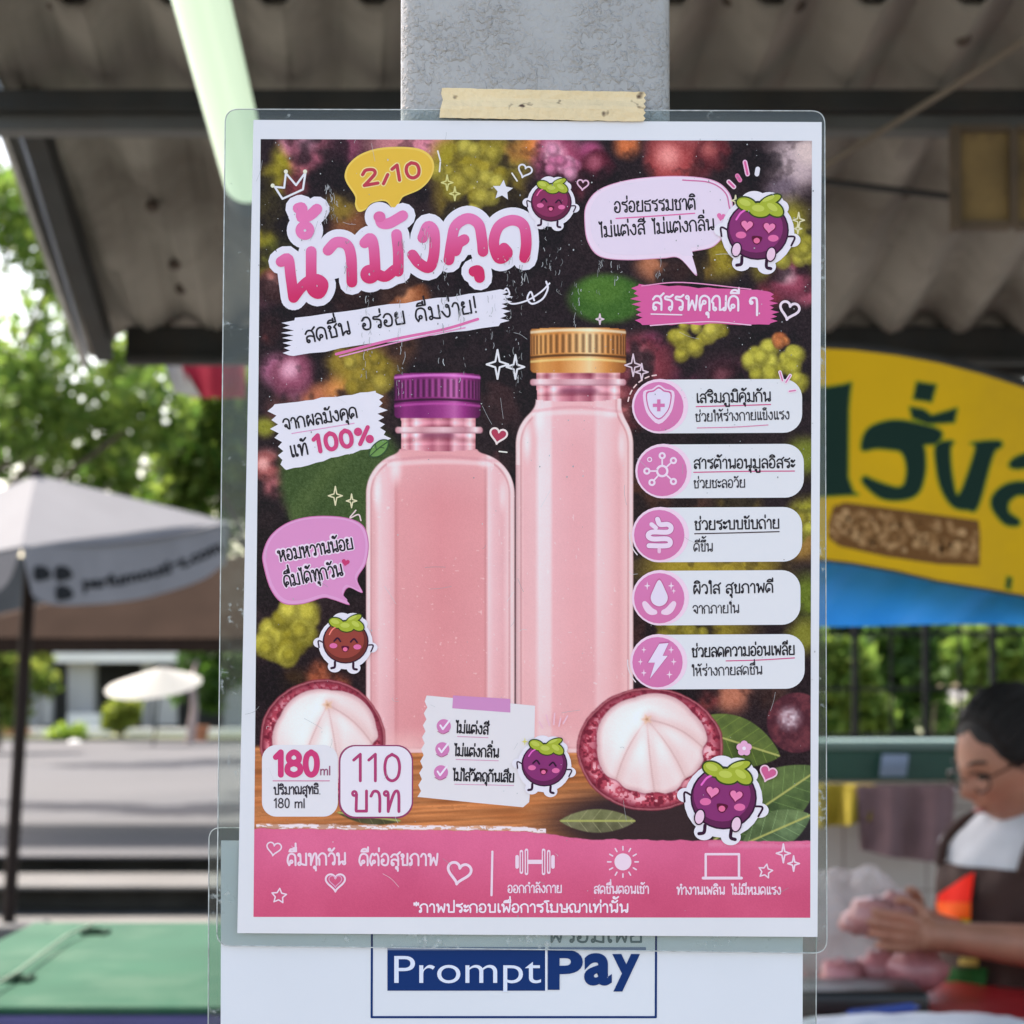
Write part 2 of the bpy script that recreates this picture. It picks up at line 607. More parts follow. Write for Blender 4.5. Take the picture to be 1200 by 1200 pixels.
    def text(self, s, x0, y0, x1, y1, size, w, col, layer=0, **kw):
        st, wid = layout(s)
        d = np.array([x1 - x0, y1 - y0], dtype=float)
        ln = np.hypot(*d)
        e = d / ln
        up = np.array([e[1], -e[0]])
        sx = ln / wid
        o = np.array([x0, y0], dtype=float)
        for q in st:
            if q[0] == 'o':
                r = max(q[3], .5 * w / size * 1.05)
                self.stroke([o + e * sx * (q[1] + r * size / sx * .95 * math.cos(a)) + up * size * (q[2] + r * math.sin(a))
                             for a in np.linspace(0, 2 * math.pi, 10, endpoint=False)], w * .92, col, layer, True, **kw)
            else:
                self.stroke([o + e * sx * x + up * size * y for x, y in q[1]], w, col, layer, **kw)

    def heart(self, cx, cy, s, rot=0.0, col=(255, 255, 255), layer=0, w=None, **kw):
        pts = []
        for t in np.linspace(0, 2 * math.pi, 22, endpoint=False):
            x = 16 * math.sin(t) ** 3 / 17
            y = -(13 * math.cos(t) - 5 * math.cos(2 * t) - 2 * math.cos(3 * t) - math.cos(4 * t)) / 17
            pts.append((cx + s * (x * math.cos(rot) - y * math.sin(rot)), cy + s * (x * math.sin(rot) + y * math.cos(rot))))
        if w is None:
            self.fill(pts, col, layer, **kw)
        else:
            self.stroke(pts, w, col, layer, True, **kw)

    def sparkle(self, cx, cy, s, col, layer=0, w=None, k=0.28, rot=0.0, n=4):
        pts = []
        for i in range(2 * n):
            r = s if i % 2 == 0 else s * k
            a = rot + math.pi * i / n - math.pi / 2
            pts.append((cx + r * math.cos(a) * (.75 if n == 4 else 1), cy + r * math.sin(a)))
        if w is None:
            self.fill(pts, col, layer)
        else:
            self.stroke(pts, w, col, layer, True, smooth=False)

    def build(self, name, parent, m=None):
        me = bpy.data.meshes.new(name)
        me.from_pydata([tuple(v) for v in self.V], [], self.Fs)
        a = me.color_attributes.new('Col', 'FLOAT_COLOR', 'POINT')
        a.data.foreach_set('color', np.array(self.C, dtype=np.float32).ravel())
        me.update()
        return obj(name, me, m or INK, parent)

# ------------------------------------------------------------------ the printed picture (colour per vertex of one fine sheet)
PD = 0.75                                   # distance of the poster's printed face
TLc, TRc, BRc, BLc = (305.5, 163), (951.5, 165), (949.5, 1075.5), (297, 1074.5)
NX, NY = 740, 1040
rng = np.random.default_rng(7)


def sstep(a, b, x):
    t = np.clip((x - a) / (b - a), 0, 1)
    return t * t * (3 - 2 * t)


def vnoise(x, y, sc, seed=0):
    r = np.random.default_rng(seed).random((97, 97)).astype(np.float32)
    u, v = x / sc, y / sc
    i, j = np.floor(u).astype(int), np.floor(v).astype(int)
    fu, fv = u - i, v - j
    fu, fv = fu * fu * (3 - 2 * fu), fv * fv * (3 - 2 * fv)
    a, b, c, d = r[j % 97, i % 97], r[j % 97, (i + 1) % 97], r[(j + 1) % 97, i % 97], r[(j + 1) % 97, (i + 1) % 97]
    return (a * (1 - fu) + b * fu) * (1 - fv) + (c * (1 - fu) + d * fu) * fv


def fbm(x, y, sc, seed=0, o=4):
    s, a, t = 0, 1.0, 0
    for k in range(o):
        s = s + a * vnoise(x, y, sc / 2 ** k, seed + k)
        t += a
        a *= .55
    return s / t


uu, vv = np.meshgrid(np.linspace(0, 1, NX), np.linspace(0, 1, NY))
X = (TLc[0] * (1 - uu) + TRc[0] * uu) * (1 - vv) + (BLc[0] * (1 - uu) + BRc[0] * uu) * vv
Y = (TLc[1] * (1 - uu) + TRc[1] * uu) * (1 - vv) + (BLc[1] * (1 - uu) + BRc[1] * uu) * vv
X, Y = X.astype(np.float32), Y.astype(np.float32)
IMG = np.zeros((NY, NX, 3), dtype=np.float32) + np.array((40, 30, 34), dtype=np.float32)
PID = np.zeros((NY, NX), dtype=np.int32)


def over(m, c):
    global IMG
    m = np.clip(m, 0, 1)[..., None]
    c = np.asarray(c, dtype=np.float32)
    IMG = IMG * (1 - m) + c * m


wx = (fbm(X, Y, 40, 3) - .5) * 26
wy = (fbm(X, Y, 40, 9) - .5) * 26
over(fbm(X, Y, 120, 20) * .8 - .2, (62, 48, 48))


def blob(x, y, r, c, soft=.6, al=1.0, sx=1.0):
    d = np.hypot((X + wx * r / 40 - x) / sx, Y + wy * r / 40 - y)
    over(al * (1 - sstep(r * (1 - soft), r * (1 + soft), d)), c)


def dots(x, y, spread, n, r, c, c2, seed):
    g = random.Random(seed)
    for k in range(n):
        a, q = g.uniform(0, 6.28), spread * math.sqrt(g.random())
        t = g.random()
        col = tuple(p + (s - p) * t for p, s in zip(c, c2))
        rr = r * g.uniform(.7, 1.2)
        bx_, by_ = x + q * math.cos(a), y + q * math.sin(a)
        blob(bx_, by_, rr, tuple(v * .72 for v in col), .3, .85)
        blob(bx_ - rr * .2, by_ - rr * .25, rr * .62, col, .6, .9)


for a in [
    (335, 185, 16, (150, 140, 44)), (322, 210, 17, (148, 138, 44)), (314, 240, 17, (140, 132, 42)), (309, 275, 16, (132, 124, 40)),
    (308, 310, 15, (140, 130, 44)), (330, 300, 22, (96, 100, 40)), (345, 168, 16, (196, 130, 156)), (354, 190, 14, (190, 110, 120)),
    (372, 165, 22, (205, 150, 185)), (405, 172, 18, (120, 66, 88)), (345, 218, 14, (120, 60, 66)), (470, 166, 40, (180, 120, 130)),
    (505, 168, 22, (200, 130, 150)), (560, 200, 46, (138, 124, 42)), (528, 185, 22, (150, 138, 48)), (590, 190, 26, (160, 146, 56)),
    (585, 232, 26, (128, 112, 40)), (545, 240, 30, (112, 96, 40)), (560, 215, 16, (180, 168, 72)), (606, 175, 14, (150, 110, 60)),
    (630, 172, 16, (205, 130, 66)), (655, 185, 26, (205, 130, 165)), (653, 180, 13, (232, 180, 210)), (682, 200, 22, (160, 70, 96)),
    (668, 215, 18, (150, 62, 84)), (690, 178, 14, (160, 80, 120)), (735, 168, 15, (190, 110, 70)), (788, 185, 26, (206, 106, 110)),
    (800, 178, 16, (220, 140, 150)), (832, 176, 18, (170, 90, 96)), (812, 204, 16, (120, 56, 66)), (932, 195, 30, (178, 160, 170)),
    (915, 225, 18, (110, 96, 110)), (946, 178, 14, (200, 182, 186)), (922, 262, 26, (150, 144, 50)), (943, 300, 26, (128, 122, 44)),
    (905, 312, 20, (150, 140, 52)), (845, 300, 24, (142, 128, 44)), (820, 312, 16, (110, 90, 40)), (765, 308, 20, (165, 110, 84)),
    (795, 318, 14, (120, 74, 60)), (928, 330, 20, (196, 110, 140)), (926, 327, 9, (235, 180, 200)), (945, 345, 14, (150, 80, 100)),
    (905, 345, 16, (120, 52, 66)), (335, 335, 20, (186, 112, 116)), (312, 350, 14, (190, 120, 140)), (318, 385, 14, (110, 60, 60)),
    (410, 262, 22, (122, 80, 56)), (398, 240, 16, (130, 110, 50)), (415, 350, 24, (120, 70, 62)), (470, 350, 26, (170, 110, 76)),
    (445, 362, 20, (150, 96, 70)), (325, 432, 18, (160, 100, 130)), (346, 452, 17, (196, 132, 160)), (352, 440, 9, (220, 160, 190)),
    (372, 470, 18, (180, 112, 84)), (398, 458, 18, (196, 132, 80)), (418, 432, 26, (150, 130, 50)), (446, 430, 22, (140, 122, 46)),
    (432, 448, 18, (168, 150, 66)), (400, 420, 18, (140, 120, 48)), (466, 405, 20, (80, 56, 44)), (330, 478, 16, (90, 60, 60)),
    (440, 470, 14, (96, 66, 50)), (312, 500, 12, (130, 130, 50)), (314, 545, 16, (200, 130, 130)), (322, 570, 12, (150, 90, 96)),
    (745, 420, 26, (150, 80, 92)), (772, 436, 24, (136, 66, 82)), (736, 448, 24, (176, 106, 112)), (735, 480, 18, (140, 70, 76)),
    (765, 405, 14, (120, 60, 90)), (800, 452, 20, (84, 44, 62)), (850, 440, 24, (70, 42, 52)), (590, 470, 30, (60, 42, 44)),
    (590, 540, 12, (120, 80, 84)), (325, 645, 14, (100, 66, 80)), (312, 610, 12, (80, 60, 60)), (942, 535, 22, (110, 118, 44)),
    (945, 605, 20, (150, 148, 52)), (940, 640, 18, (140, 110, 60)), (946, 700, 24, (96, 110, 40)), (945, 745, 20, (120, 120, 50)),
    (830, 664, 30, (150, 132, 48), .5, 1, 2.6), (765, 590, 30, (74, 50, 40), .5, 1, 2.5), (865, 592, 22, (110, 96, 44)),
    (820, 738, 24, (130, 116, 44), .5, 1, 2.4), (755, 740, 20, (60, 40, 40)), (375, 792, 15, (150, 84, 60)), (398, 800, 12, (120, 66, 50)),
    (345, 800, 16, (60, 44, 30)), (860, 815, 20, (170, 110, 90)), (830, 820, 12, (120, 60, 60)), (905, 812, 18, (70, 50, 46)),
]:
    blob(*a)


def orb(x, y, r, base, hi, soft=.28):
    blob(x, y, r, tuple(v * .55 for v in base), soft, .9)
    blob(x - r * .05, y - r * .1, r * .86, base, .5, .85)
    blob(x - r * .22, y - r * .28, r * .42, hi, .8, .85)


for a in [(345, 440, 25, (150, 84, 110), (222, 170, 196)), (758, 434, 35, (132, 62, 74), (196, 130, 140)), (655, 188, 28, (170, 84, 118), (236, 190, 214)), (926, 330, 23, (150, 74, 96), (238, 190, 206)),
          (790, 190, 31, (166, 76, 78), (226, 150, 150)), (366, 172, 26, (170, 100, 120), (214, 160, 186)), (325, 338, 21, (156, 92, 84), (214, 150, 146)), (835, 182, 20, (110, 50, 56), (170, 96, 96)),
          (700, 196, 20, (96, 40, 56), (160, 90, 110)), (736, 486, 20, (110, 54, 60), (170, 100, 104)), (418, 345, 24, (96, 56, 46), (150, 100, 80)), (480, 352, 22, (150, 92, 60), (196, 136, 100)), (312, 548, 16, (170, 100, 100), (226, 170, 170)), (850, 446, 20, (64, 36, 44), (110, 66, 76))]:
    orb(*a)
over(sstep(.50, .62, fbm(X, Y, 62, 123)) * .72 * (Y < 860), (30, 24, 27))
over(sstep(.56, .7, fbm(X, Y, 20, 131)) * .35, (34, 26, 28))
# big soft leaves
lf = fbm(X, Y, 30, 44)
d = np.hypot((X - 400) * .92 + (Y - 560) * .38, ((Y - 560) * .8 - (X - 400) * .45)) + 8 * (lf - .5)
over((1 - sstep(66, 84, d)) * (Y > 490) * sstep(490, 520, Y), (66, 84, 48))
over((1 - sstep(0, 30, np.abs((Y - 560) + (X - 380) * 1.2))) * .35 * (d < 76), (92, 108, 64))
d = np.hypot((X - 712) / 48, (Y - 350) / 30)
over((1 - sstep(.75, 1.15, d)), (64, 98, 42))
over((1 - sstep(.3, .8, np.hypot((X - 705) / 48, (Y - 340) / 30))) * .6, (86, 120, 52))
dots(552, 205, 40, 22, 11, (140, 126, 44), (186, 176, 84), 1)
dots(820, 396, 30, 20, 9, (150, 140, 46), (196, 186, 84), 2)
dots(908, 440, 34, 30, 10, (150, 144, 46), (206, 200, 92), 3)
dots(336, 738, 32, 34, 13, (150, 140, 50), (200, 190, 84), 4)
dots(916, 402, 6, 4, 7, (176, 104, 66), (200, 130, 80), 5)
dots(930, 290, 22, 12, 10, (140, 134, 48), (180, 172, 76), 6)
dots(662, 190, 20, 9, 9, (190, 110, 150), (226, 170, 200), 7)
dots(430, 436, 26, 14, 10, (140, 122, 44), (180, 164, 76), 8)
dots(800, 740, 34, 14, 9, (120, 108, 44), (160, 150, 60), 9)
dots(944, 620, 14, 9, 9, (140, 130, 50), (180, 176, 76), 10)
IMG += ((rng.random((NY, NX, 1)) - .5) * 16 + (vnoise(X, Y, 2.2, 77)[..., None] - .5) * 14).astype(np.float32)

IMG = np.maximum(32 + (IMG - 40) * np.array((1.12, 1.12, 1.06), dtype=np.float32), 14)
# table top of grained wood
wy0 = 874 + 40 * sstep(640, 800, X)
wood = sstep(-3, 4, Y - wy0)
gr = fbm(X * .12, Y * 1.4 + X * .05, 9, 60, 5)
gr2 = vnoise(X * .06, Y * 2 + X * .1, 5, 61)
wc = np.array((150, 84, 44)) * (1 - gr[..., None]) * 1.0 + np.array((222, 152, 96)) * gr[..., None]
wc = wc * (.84 + .3 * gr2[..., None])
over(wood, wc)
over(wood * (gr > .62) * .25, (120, 66, 36))
PID[wood > .5] = 6
over(wood * (1 - sstep(.6, 1.25, np.hypot((X - 765) / 130, (Y - 965) / 45))) * .93, (42, 30, 36))
over(wood * sstep(800, 850, X), (40, 34, 38))
PID[(X > 790) & (PID == 6)] = 0


# leaves at the foot
def leaf(x0, y0, x1, y1, w, c, c2, seed):
    e = np.array([x1 - x0, y1 - y0], dtype=float)
    ln = np.hypot(*e)
    e /= ln
    s = ((X - x0) * e[0] + (Y - y0) * e[1]) / ln
    t = -(X - x0) * e[1] + (Y - y0) * e[0]
    prof = w * np.maximum(np.sin(np.pi * np.clip(s, 0, 1)), 0) ** .75
    m = (s > 0) * (s < 1) * (1 - sstep(-1.2, .8, np.abs(t) - prof))
    n = fbm(X, Y, 18, seed)
    vein = np.abs(((s * ln - np.abs(t) * .8) / 15) % 1 - .5)
    cc = np.array(c) * (1 - n[..., None]) + np.array(c2) * n[..., None]
    over(m, cc)
    over(m * (t < 0) * .22, (150, 165, 90))
    over(m * sstep(.06, .0, vein) * .5, tuple(v * 1.35 for v in c2))
    over(m * sstep(1.8, .4, np.abs(t)), (170, 172, 96))
    return m


leaf(800, 850, 914, 886, 30, (44, 60, 28), (110, 128, 56), 70)
leaf(836, 985, 962, 900, 36, (36, 52, 30), (104, 128, 72), 71)
leaf(870, 990, 950, 955, 22, (40, 56, 36), (120, 146, 100), 75)
leaf(656, 962, 745, 962, 14, (62, 62, 40), (140, 138, 104), 72)
leaf(395, 952, 470, 962, 9, (56, 56, 36), (110, 104, 70), 73)
# whole dark fruit at the right
d = np.hypot((X - 934) / 36, (Y - 847) / 36)
over(1 - sstep(.94, 1.02, d), (74, 34, 44))
over((1 - sstep(.94, 1.02, d)) * sstep(.35, .7, fbm(X, Y, 9, 80)) * .55, (130, 66, 72))
over((1 - sstep(.1, .55, np.hypot((X - 925) / 36, (Y - 842) / 36))) * (.4 + .6 * vnoise(X, Y, 3, 81)), (222, 206, 214))


# ---- bottles
def rbox(x0, y0, x1, y1, r, rb=None):
    rb = r if rb is None else rb
    cx, cy = (x0 + x1) / 2, (y0 + y1) / 2
    rr = np.where(Y < cy, r, rb)
    qx, qy = np.abs(X - cx) - (x1 - x0) / 2 + rr, np.abs(Y - cy) - (y1 - y0) / 2 + rr
    return np.hypot(np.maximum(qx, 0), np.maximum(qy, 0)) + np.minimum(np.maximum(qx, qy), 0) - rr


def ramp(u, stops):
    xs = [s[0] for s in stops]
    return np.stack([np.interp(u, xs, [s[1][k] for s in stops]) for k in range(3)], -1)


def bottle(x0, x1, yt, yb, r, nx0, nx1, ny0, ring, cap, stops, capst, pid, lip, tint, seed):
    # neck
    u = (X - nx0) / (nx1 - nx0)
    m = (u > 0) * (u < 1) * (Y > ny0) * (Y < yt + 14)
    nc = ramp(u, [(0, (214, 160, 166)), (.05, (236, 196, 198)), (.12, (196, 136, 146)), (.2, (238, 204, 208)), (.3, (214, 156, 166)), (.42, (184, 122, 136)),
                  (.5, (206, 150, 160)), (.64, (170, 110, 124)), (.72, (230, 186, 192)), (.84, (200, 146, 156)), (.93, (240, 206, 208)), (1, (200, 146, 152))])
    thr = np.sin((Y - ny0 + 3 * np.sin(u * 3.1)) / 1.9)
    nc = nc + (18 * thr * (Y < yt - 8))[..., None]
    nc = nc + 16 * np.sin(Y[..., None] / 3.1) * np.exp(-((Y[..., None] - ny0 - 14) / 16) ** 2)
    nc = (nc - 190) * 1.35 + 194
    over(m * .95, nc)
    PID[m > .5] = pid
    over(m * (1 - sstep(.16, .3, np.abs(u - .5))) * (1 - sstep(0, 7, np.abs(Y - ny0 - 26))) * .7, (120, 60, 84))
    mr = (1 - sstep(-1, .6, rbox(ring[0], ring[1], ring[2], ring[3], 3.5)))
    over(mr, ramp((X - ring[0]) / (ring[2] - ring[0]), [(0, (190, 130, 140)), (.1, (246, 220, 222)), (.3, (206, 150, 158)), (.55, (228, 190, 196)), (.8, (190, 130, 142)), (.92, (246, 220, 222)), (1, (180, 120, 130))]))
    over(mr * sstep(ring[3] - 3, ring[3], Y) * .6, (150, 96, 108))
    PID[mr > .5] = pid
    # body
    sd = rbox(x0, yt, x1, yb, r + 5, 22)
    sn = rbox(nx0 - 1, ny0 + 10, nx1 + 1, yt + 60, 2, 2)
    hh = np.clip(.5 + .5 * (sn - sd) / 9, 0, 1)
    sd = sn * (1 - hh) + sd * hh - 9 * hh * (1 - hh)
    sd = np.where(Y < yt - 4 + 3 * np.cos((X - (x0 + x1) / 2) / 30), 9, sd)
    shoulder = 1 - (1 - sstep(.26, .40, np.abs((X - x0) / (x1 - x0) - .5))) * (Y < yt + 30)
    m = 1 - sstep(-.9, .9, sd)
    u = (X - x0) / (x1 - x0)
    c = ramp(u, stops)
    top = 1 - sstep(yt, yt + 70, Y)
    c = c * (1 - .3 * top[..., None]) + np.array((240, 196, 200)) * .3 * top[..., None]
    low = sstep(yt + 120, yb, Y)
    c = c * (1 - .3 * low[..., None]) + np.array(tint) * .3 * low[..., None]
    c = c + (fbm(X, Y, 70, seed)[..., None] - .5) * 10
    over(m, c)
    PID[m > .5] = pid
    over(m * shoulder * (1 - sstep(1.0, 3.6, np.abs(sd + 2.2))) * .75, (246, 218, 217))
    over(m * shoulder * (1 - sstep(.4, 1.8, np.abs(sd + 6.0))) * .45, (184, 116, 120))
    over(m * (1 - sstep(0, 1, np.hypot((X - (x0 + 13)) / 8, (Y - yt - 46) / 34))) * .75, (253, 236, 235))
    over(m * (1 - sstep(0, 1, np.hypot((X - (x1 - 14)) / 7, (Y - yt - 50) / 30))) * .6, (252, 230, 230))
    over(m * (1 - sstep(.3, 2.6, np.abs(Y - yt - 3 + 9 * np.cos((u - .5) * 3.1)))) * (np.abs(u - .5) < .27) * .45, (188, 124, 132))
    over(m * (1 - sstep(.5, 5, np.abs(Y - yt - 17 + 6 * np.cos((u - .5) * 3.1)))) * (np.abs(u - .5) < .36) * .5, (250, 226, 226))
    hl = (1 - sstep(0, 1, np.hypot((X - (x0 + (x1 - x0) * .2)) / 11, (Y - yt - 20) / 26)))
    over(m * hl * .8, (252, 232, 232))
    hl = (1 - sstep(0, 1, np.hypot((X - (x0 + (x1 - x0) * .8)) / 12, (Y - yt - 12) / 10)))
    over(m * hl * .6, (250, 226, 228))
    liq = yt + 8
    over(m * (1 - sstep(.5, 3, np.abs(Y - liq - 3 * np.cos(u * 6.28)))) * .3, (200, 130, 140))
    over(m * sstep(yb - 34, yb - 4, Y) * (.35 + .5 * fbm(X, Y, 16, seed + 5)), (236, 190, 186))
    sp = (vnoise(X, Y, 3.0, seed + 9) > .94) * (vnoise(X, Y, 30, seed + 11) > .45)
    over(m * sp * .45, (252, 230, 230))
    # cap
    cx0, cy0, cx1, cy1, split = cap
    sdc = rbox(cx0, cy0, cx1, cy1, 5, 5)
    bow = 3.0 * ((X - (cx0 + cx1) / 2) / ((cx1 - cx0) / 2)) ** 2
    mc = (1 - sstep(-.8, .8, sdc)) * (Y > cy0 + bow - 1)
    u = np.clip((X - cx0) / (cx1 - cx0), 0, 1)
    cc = ramp(u, capst)
    ph = np.arcsin(np.clip(2 * u - 1, -1, 1)) * 22
    rib = .5 + .5 * np.sin(ph * 2.0)
    on = sstep(cy0 + 5, cy0 + 9, Y + bow * 0 - bow) * (1 - sstep(split - 4, split - 2, Y - bow + 2))
    cc = cc * (1 - .42 * (on * (1 - rib))[..., None]) + 20 * (on * rib)[..., None]
    over(mc, cc)
    over(mc * (1 - sstep(.5, 2.6, np.abs(Y - bow - cy0 - 2.6))) * .6, tuple(min(255, v * 1.35 + 24) for v in capst[4][1]))
    over(mc * (1 - sstep(.6, 2.2, np.abs(Y - bow - split + 2))) * .75, tuple(v * .4 for v in capst[0][1]))
    over(mc * (1 - sstep(.5, 2.2, np.abs(Y - bow - split - 3))) * .5, tuple(min(255, v * 1.3 + 20) for v in capst[3][1]))
    PID[mc > .5] = pid + 10
    return m


ST1 = [(0, (190, 128, 132)), (.02, (242, 206, 206)), (.05, (224, 170, 172)), (.09, (240, 200, 202)), (.14, (233, 188, 191)), (.185, (228, 174, 177)), (.2, (210, 142, 145)), (.225, (222, 154, 157)),
       (.5, (218, 143, 147)), (.79, (221, 151, 154)), (.805, (208, 140, 143)), (.825, (243, 206, 208)), (.86, (232, 186, 189)), (.92, (227, 174, 177)), (.97, (242, 208, 208)), (1, (190, 130, 134))]
ST2 = [(0, (200, 150, 150)), (.03, (242, 210, 208)), (.07, (232, 180, 182)), (.16, (232, 184, 186)), (.2, (248, 220, 222)), (.29, (246, 214, 216)), (.32, (232, 178, 182)), (.5, (228, 168, 172)),
       (.66, (226, 168, 172)), (.7, (240, 198, 200)), (.8, (234, 186, 188)), (.88, (226, 170, 172)), (.96, (240, 200, 198)), (1, (200, 146, 144))]
CP1 = [(0, (84, 22, 74)), (.12, (138, 48, 118)), (.3, (120, 34, 104)), (.55, (150, 58, 128)), (.7, (186, 96, 162)), (.82, (142, 46, 120)), (1, (78, 20, 66))]
CP2 = [(0, (150, 90, 40)), (.1, (214, 152, 82)), (.3, (198, 128, 62)), (.5, (230, 176, 112)), (.62, (244, 204, 150)), (.8, (208, 140, 72)), (1, (140, 82, 36))]
bottle(604.5, 742, 472, 882, 44, 629, 727, 432, (621, 444, 734, 452), (621.5, 384, 733.5, 437, 418), ST2, CP2, 2, None, (224, 158, 156), 300)
bottle(429, 603, 530, 882, 44, 470, 557, 484, (463, 500, 566, 508), (462, 437, 563, 490, 470), ST1, CP1, 1, None, (216, 140, 142), 400)
over((PID == 2) * (1 - sstep(0, 9, X - 604.5)) * (Y > 545) * .35, (160, 96, 104))


# ---- cut fruit
def fruit(cx, cy, rx, ry, fx, fy, frx, fry, sx_, sy_, pid, seed, segs):
    q = np.hypot((X - cx) / rx, (Y - cy) / ry) + .05 * (fbm(X, Y, 22, seed) - .5)
    m = 1 - sstep(.975, 1.01, q)
    n, n2 = fbm(X, Y, 9, seed + 1), .5 * vnoise(X, Y, 2.6, seed + 2) + .5 * vnoise(X, Y, 5.2, seed + 8)
    c = np.array((136, 34, 54)) * (1 - n[..., None]) + np.array((226, 108, 122)) * n[..., None]
    over(m, c)
    over(m * (n2 > .56) * .8 * sstep(1.0, .8, q) * (.4 + .9 * vnoise(X, Y, 11, seed + 30)), (244, 190, 196))
    over(m * (n2 < .36) * .65, (92, 20, 38))
    over(m * sstep(.86, .98, q) * .75, (92, 26, 42))
    PID[m > .5] = pid
    over(m * sstep(.955, .97, q) * sstep(.995, .98, q) * .5, (220, 150, 150))
    f = np.hypot((X - fx) / frx, (Y - fy) / fry)
    ang = np.arctan2(Y - fy, X - fx)
    f = f - .05 * np.abs(np.sin(ang * 2.5 + seed))
    for (ex, ey, bend) in segs:
        f = f + .13 * np.exp(-((X - ex) ** 2 + (Y - ey) ** 2) / 60)
    mf = 1 - sstep(.96, 1.0, f)
    over((1 - sstep(.98, 1.08, f)) * m * .6, (120, 40, 60))
    over(mf, (248, 238, 235))
    over(mf * sstep(.3, 1.0, np.hypot((X - fx + 14) / frx, (Y - fy + 14) / fry)) * .55, (222, 186, 184))
    over(mf * sstep(.86, .99, f) * .6, (196, 140, 144))
    for (ex, ey, bend) in segs:
        t = np.linspace(0, 1, 40)
        nx_, ny_ = -(ey - sy_), ex - sx_
        px_ = sx_ + (ex - sx_) * t + bend * nx_ * np.sin(np.pi * t) * .3
        py_ = sy_ + (ey - sy_) * t + bend * ny_ * np.sin(np.pi * t) * .3
        dd = np.full_like(X, 1e3)
        side = np.full_like(X, 1e3)
        for a, b in zip(px_, py_):
            dd = np.minimum(dd, np.hypot(X - a, Y - b))
            side = np.minimum(side, np.hypot(X - a - 4, Y - b + 1))
        over(mf * np.exp(-(side / 7.5) ** 2) * .5, (214, 172, 168))
        over(mf * np.exp(-(dd / 1.1) ** 2) * .7, (196, 150, 146))
        over(mf * np.exp(-((dd - 9) / 7) ** 2) * .20, (255, 250, 248))
    st = 1.5 * np.hypot(X - sx_, (Y - sy_) * 1.1) * (1 + .25 * np.cos(np.arctan2(Y - sy_, X - sx_) * 5))
    over(mf * (1 - sstep(4, 10, st)) * .7, (226, 186, 150))
    over(mf * (1 - sstep(1, 4, st)) * .6, (178, 122, 92))


fruit(378, 868, 74, 72, 382, 864, 61, 56, 384, 826, 3, 500,
      [(352, 905, .1), (398, 915, -.05), (438, 874, -.25)])
fruit(762, 878, 86, 72, 763, 872, 64, 58, 758, 843, 4, 520,
      [(720, 920, .18), (768, 935, .04), (806, 918, -.16), (828, 880, -.3)])

# pink footer band with a ragged brushed edge
edge = 974 + 9 * sstep(600, 700, X) + 3 * (fbm(X, Y * .2, 14, 90) - .5) + 6 * (X - 300) / 650 - 3
edge = np.where(X < 445, edge, edge)
over(sstep(-6, -5, Y - edge) * (1 - sstep(-1, 0, Y - edge)) * (X < 640) * (.4 + .6 * (fbm(X, Y * 4, 9, 93) > .45)) * (X > 300), (238, 222, 226))
mb = sstep(-.6, .6, Y - edge)
bc = np.array((214, 102, 142)) + (np.array((200, 82, 118)) - np.array((214, 102, 142))) * sstep(980, 1070, Y)[..., None]
bc = bc + (fbm(X, Y, 60, 95)[..., None] - .5) * 16
over(mb, bc)
PID[mb > .5] = 5
over(mb * (X > 830) * (1 - sstep(0, 6, np.abs(Y - edge - 5))) * (fbm(X, Y * 3, 16, 97) > .5) * .5, (224, 140, 170))
IMG += ((rng.random((NY, NX, 1)) - .5) * 7).astype(np.float32)
IMG = np.clip(IMG, 0, 255)

# ------------------------------------------------------------------ the drink poster
POSTER = thing('drink_poster', 'laminated pink drink poster with two bottles of pink juice, taped to the grey post', 'poster', at(628, 1096, PD))
LINC = (np.clip(lin(IMG) * np.array((1.17, 1.10, 1.06)), 0, .95)).reshape(-1, 3).astype(np.float32)
a_, b_ = (X - PX) / F, (PY - Y) / F
t_ = PD / (CP - SP * b_)
GV = np.stack([a_ * t_, np.full_like(X, PD, dtype=np.float64), CAM_Z + (SP + CP * b_) * t_], -1).reshape(-1, 3)
ii = np.arange((NX - 1) * (NY - 1))
r_, c_ = ii // (NX - 1), ii % (NX - 1)
i0 = r_ * NX + c_
QUADS = np.stack([i0, i0 + NX, i0 + NX + 1, i0 + 1], -1)
QP = PID.reshape(-1)[i0]
PRINT = {}
for pid, nm in ((0, 'backdrop_picture'), (6, 'tabletop_picture'), (5, 'footer_band'), (1, 'bottle_picture'), (2, 'bottle_picture'), (3, 'fruit_picture'), (4, 'fruit_picture'), (11, 'bottle_cap'), (12, 'bottle_cap')):
    q = QUADS[QP == pid]
    use = np.unique(q)
    rm = np.zeros(NX * NY, dtype=np.int64)
    rm[use] = np.arange(len(use))
    me = mesh_np(nm, GV[use], rm[q], LINC[use])
    par = PRINT[pid - 10] if pid > 10 else POSTER
    o = obj(nm, me, INK, par)
    if pid > 10:
        o.matrix_parent_inverse = Matrix.Translation(-POSTER.location)
        o.matrix_parent_inverse = Matrix.Identity(4)
    PRINT[pid] = o
PRINT[1]['label'] = 'shorter printed bottle with purple cap'
PRINT[2]['label'] = 'taller printed bottle with gold cap'

# ------------------------------------------------------------------ paper, lettering and stickers printed on the poster
BLK, WHT, PNK, DPK, LIL = (38, 34, 40), (228, 222, 228), (222, 112, 164), (198, 62, 108), (214, 128, 178)
pm = mat('white_paper', (0.78, 0.77, 0.79), rough=0.5, var=0.02, scale=20, coat=0.35)


def qsheet(c4, D, name, m, parent, th=0.0002):
    b = MB()
    pts = [at(x, y, D) for x, y in c4]
    b.prism(pts, (0, th, 0))
    return b.build(name, m, parent)


qsheet([(297, 140.5), (963, 143), (958, 1098), (278, 1093.5)], PD + 0.00004, 'paper_sheet', pm, POSTER)

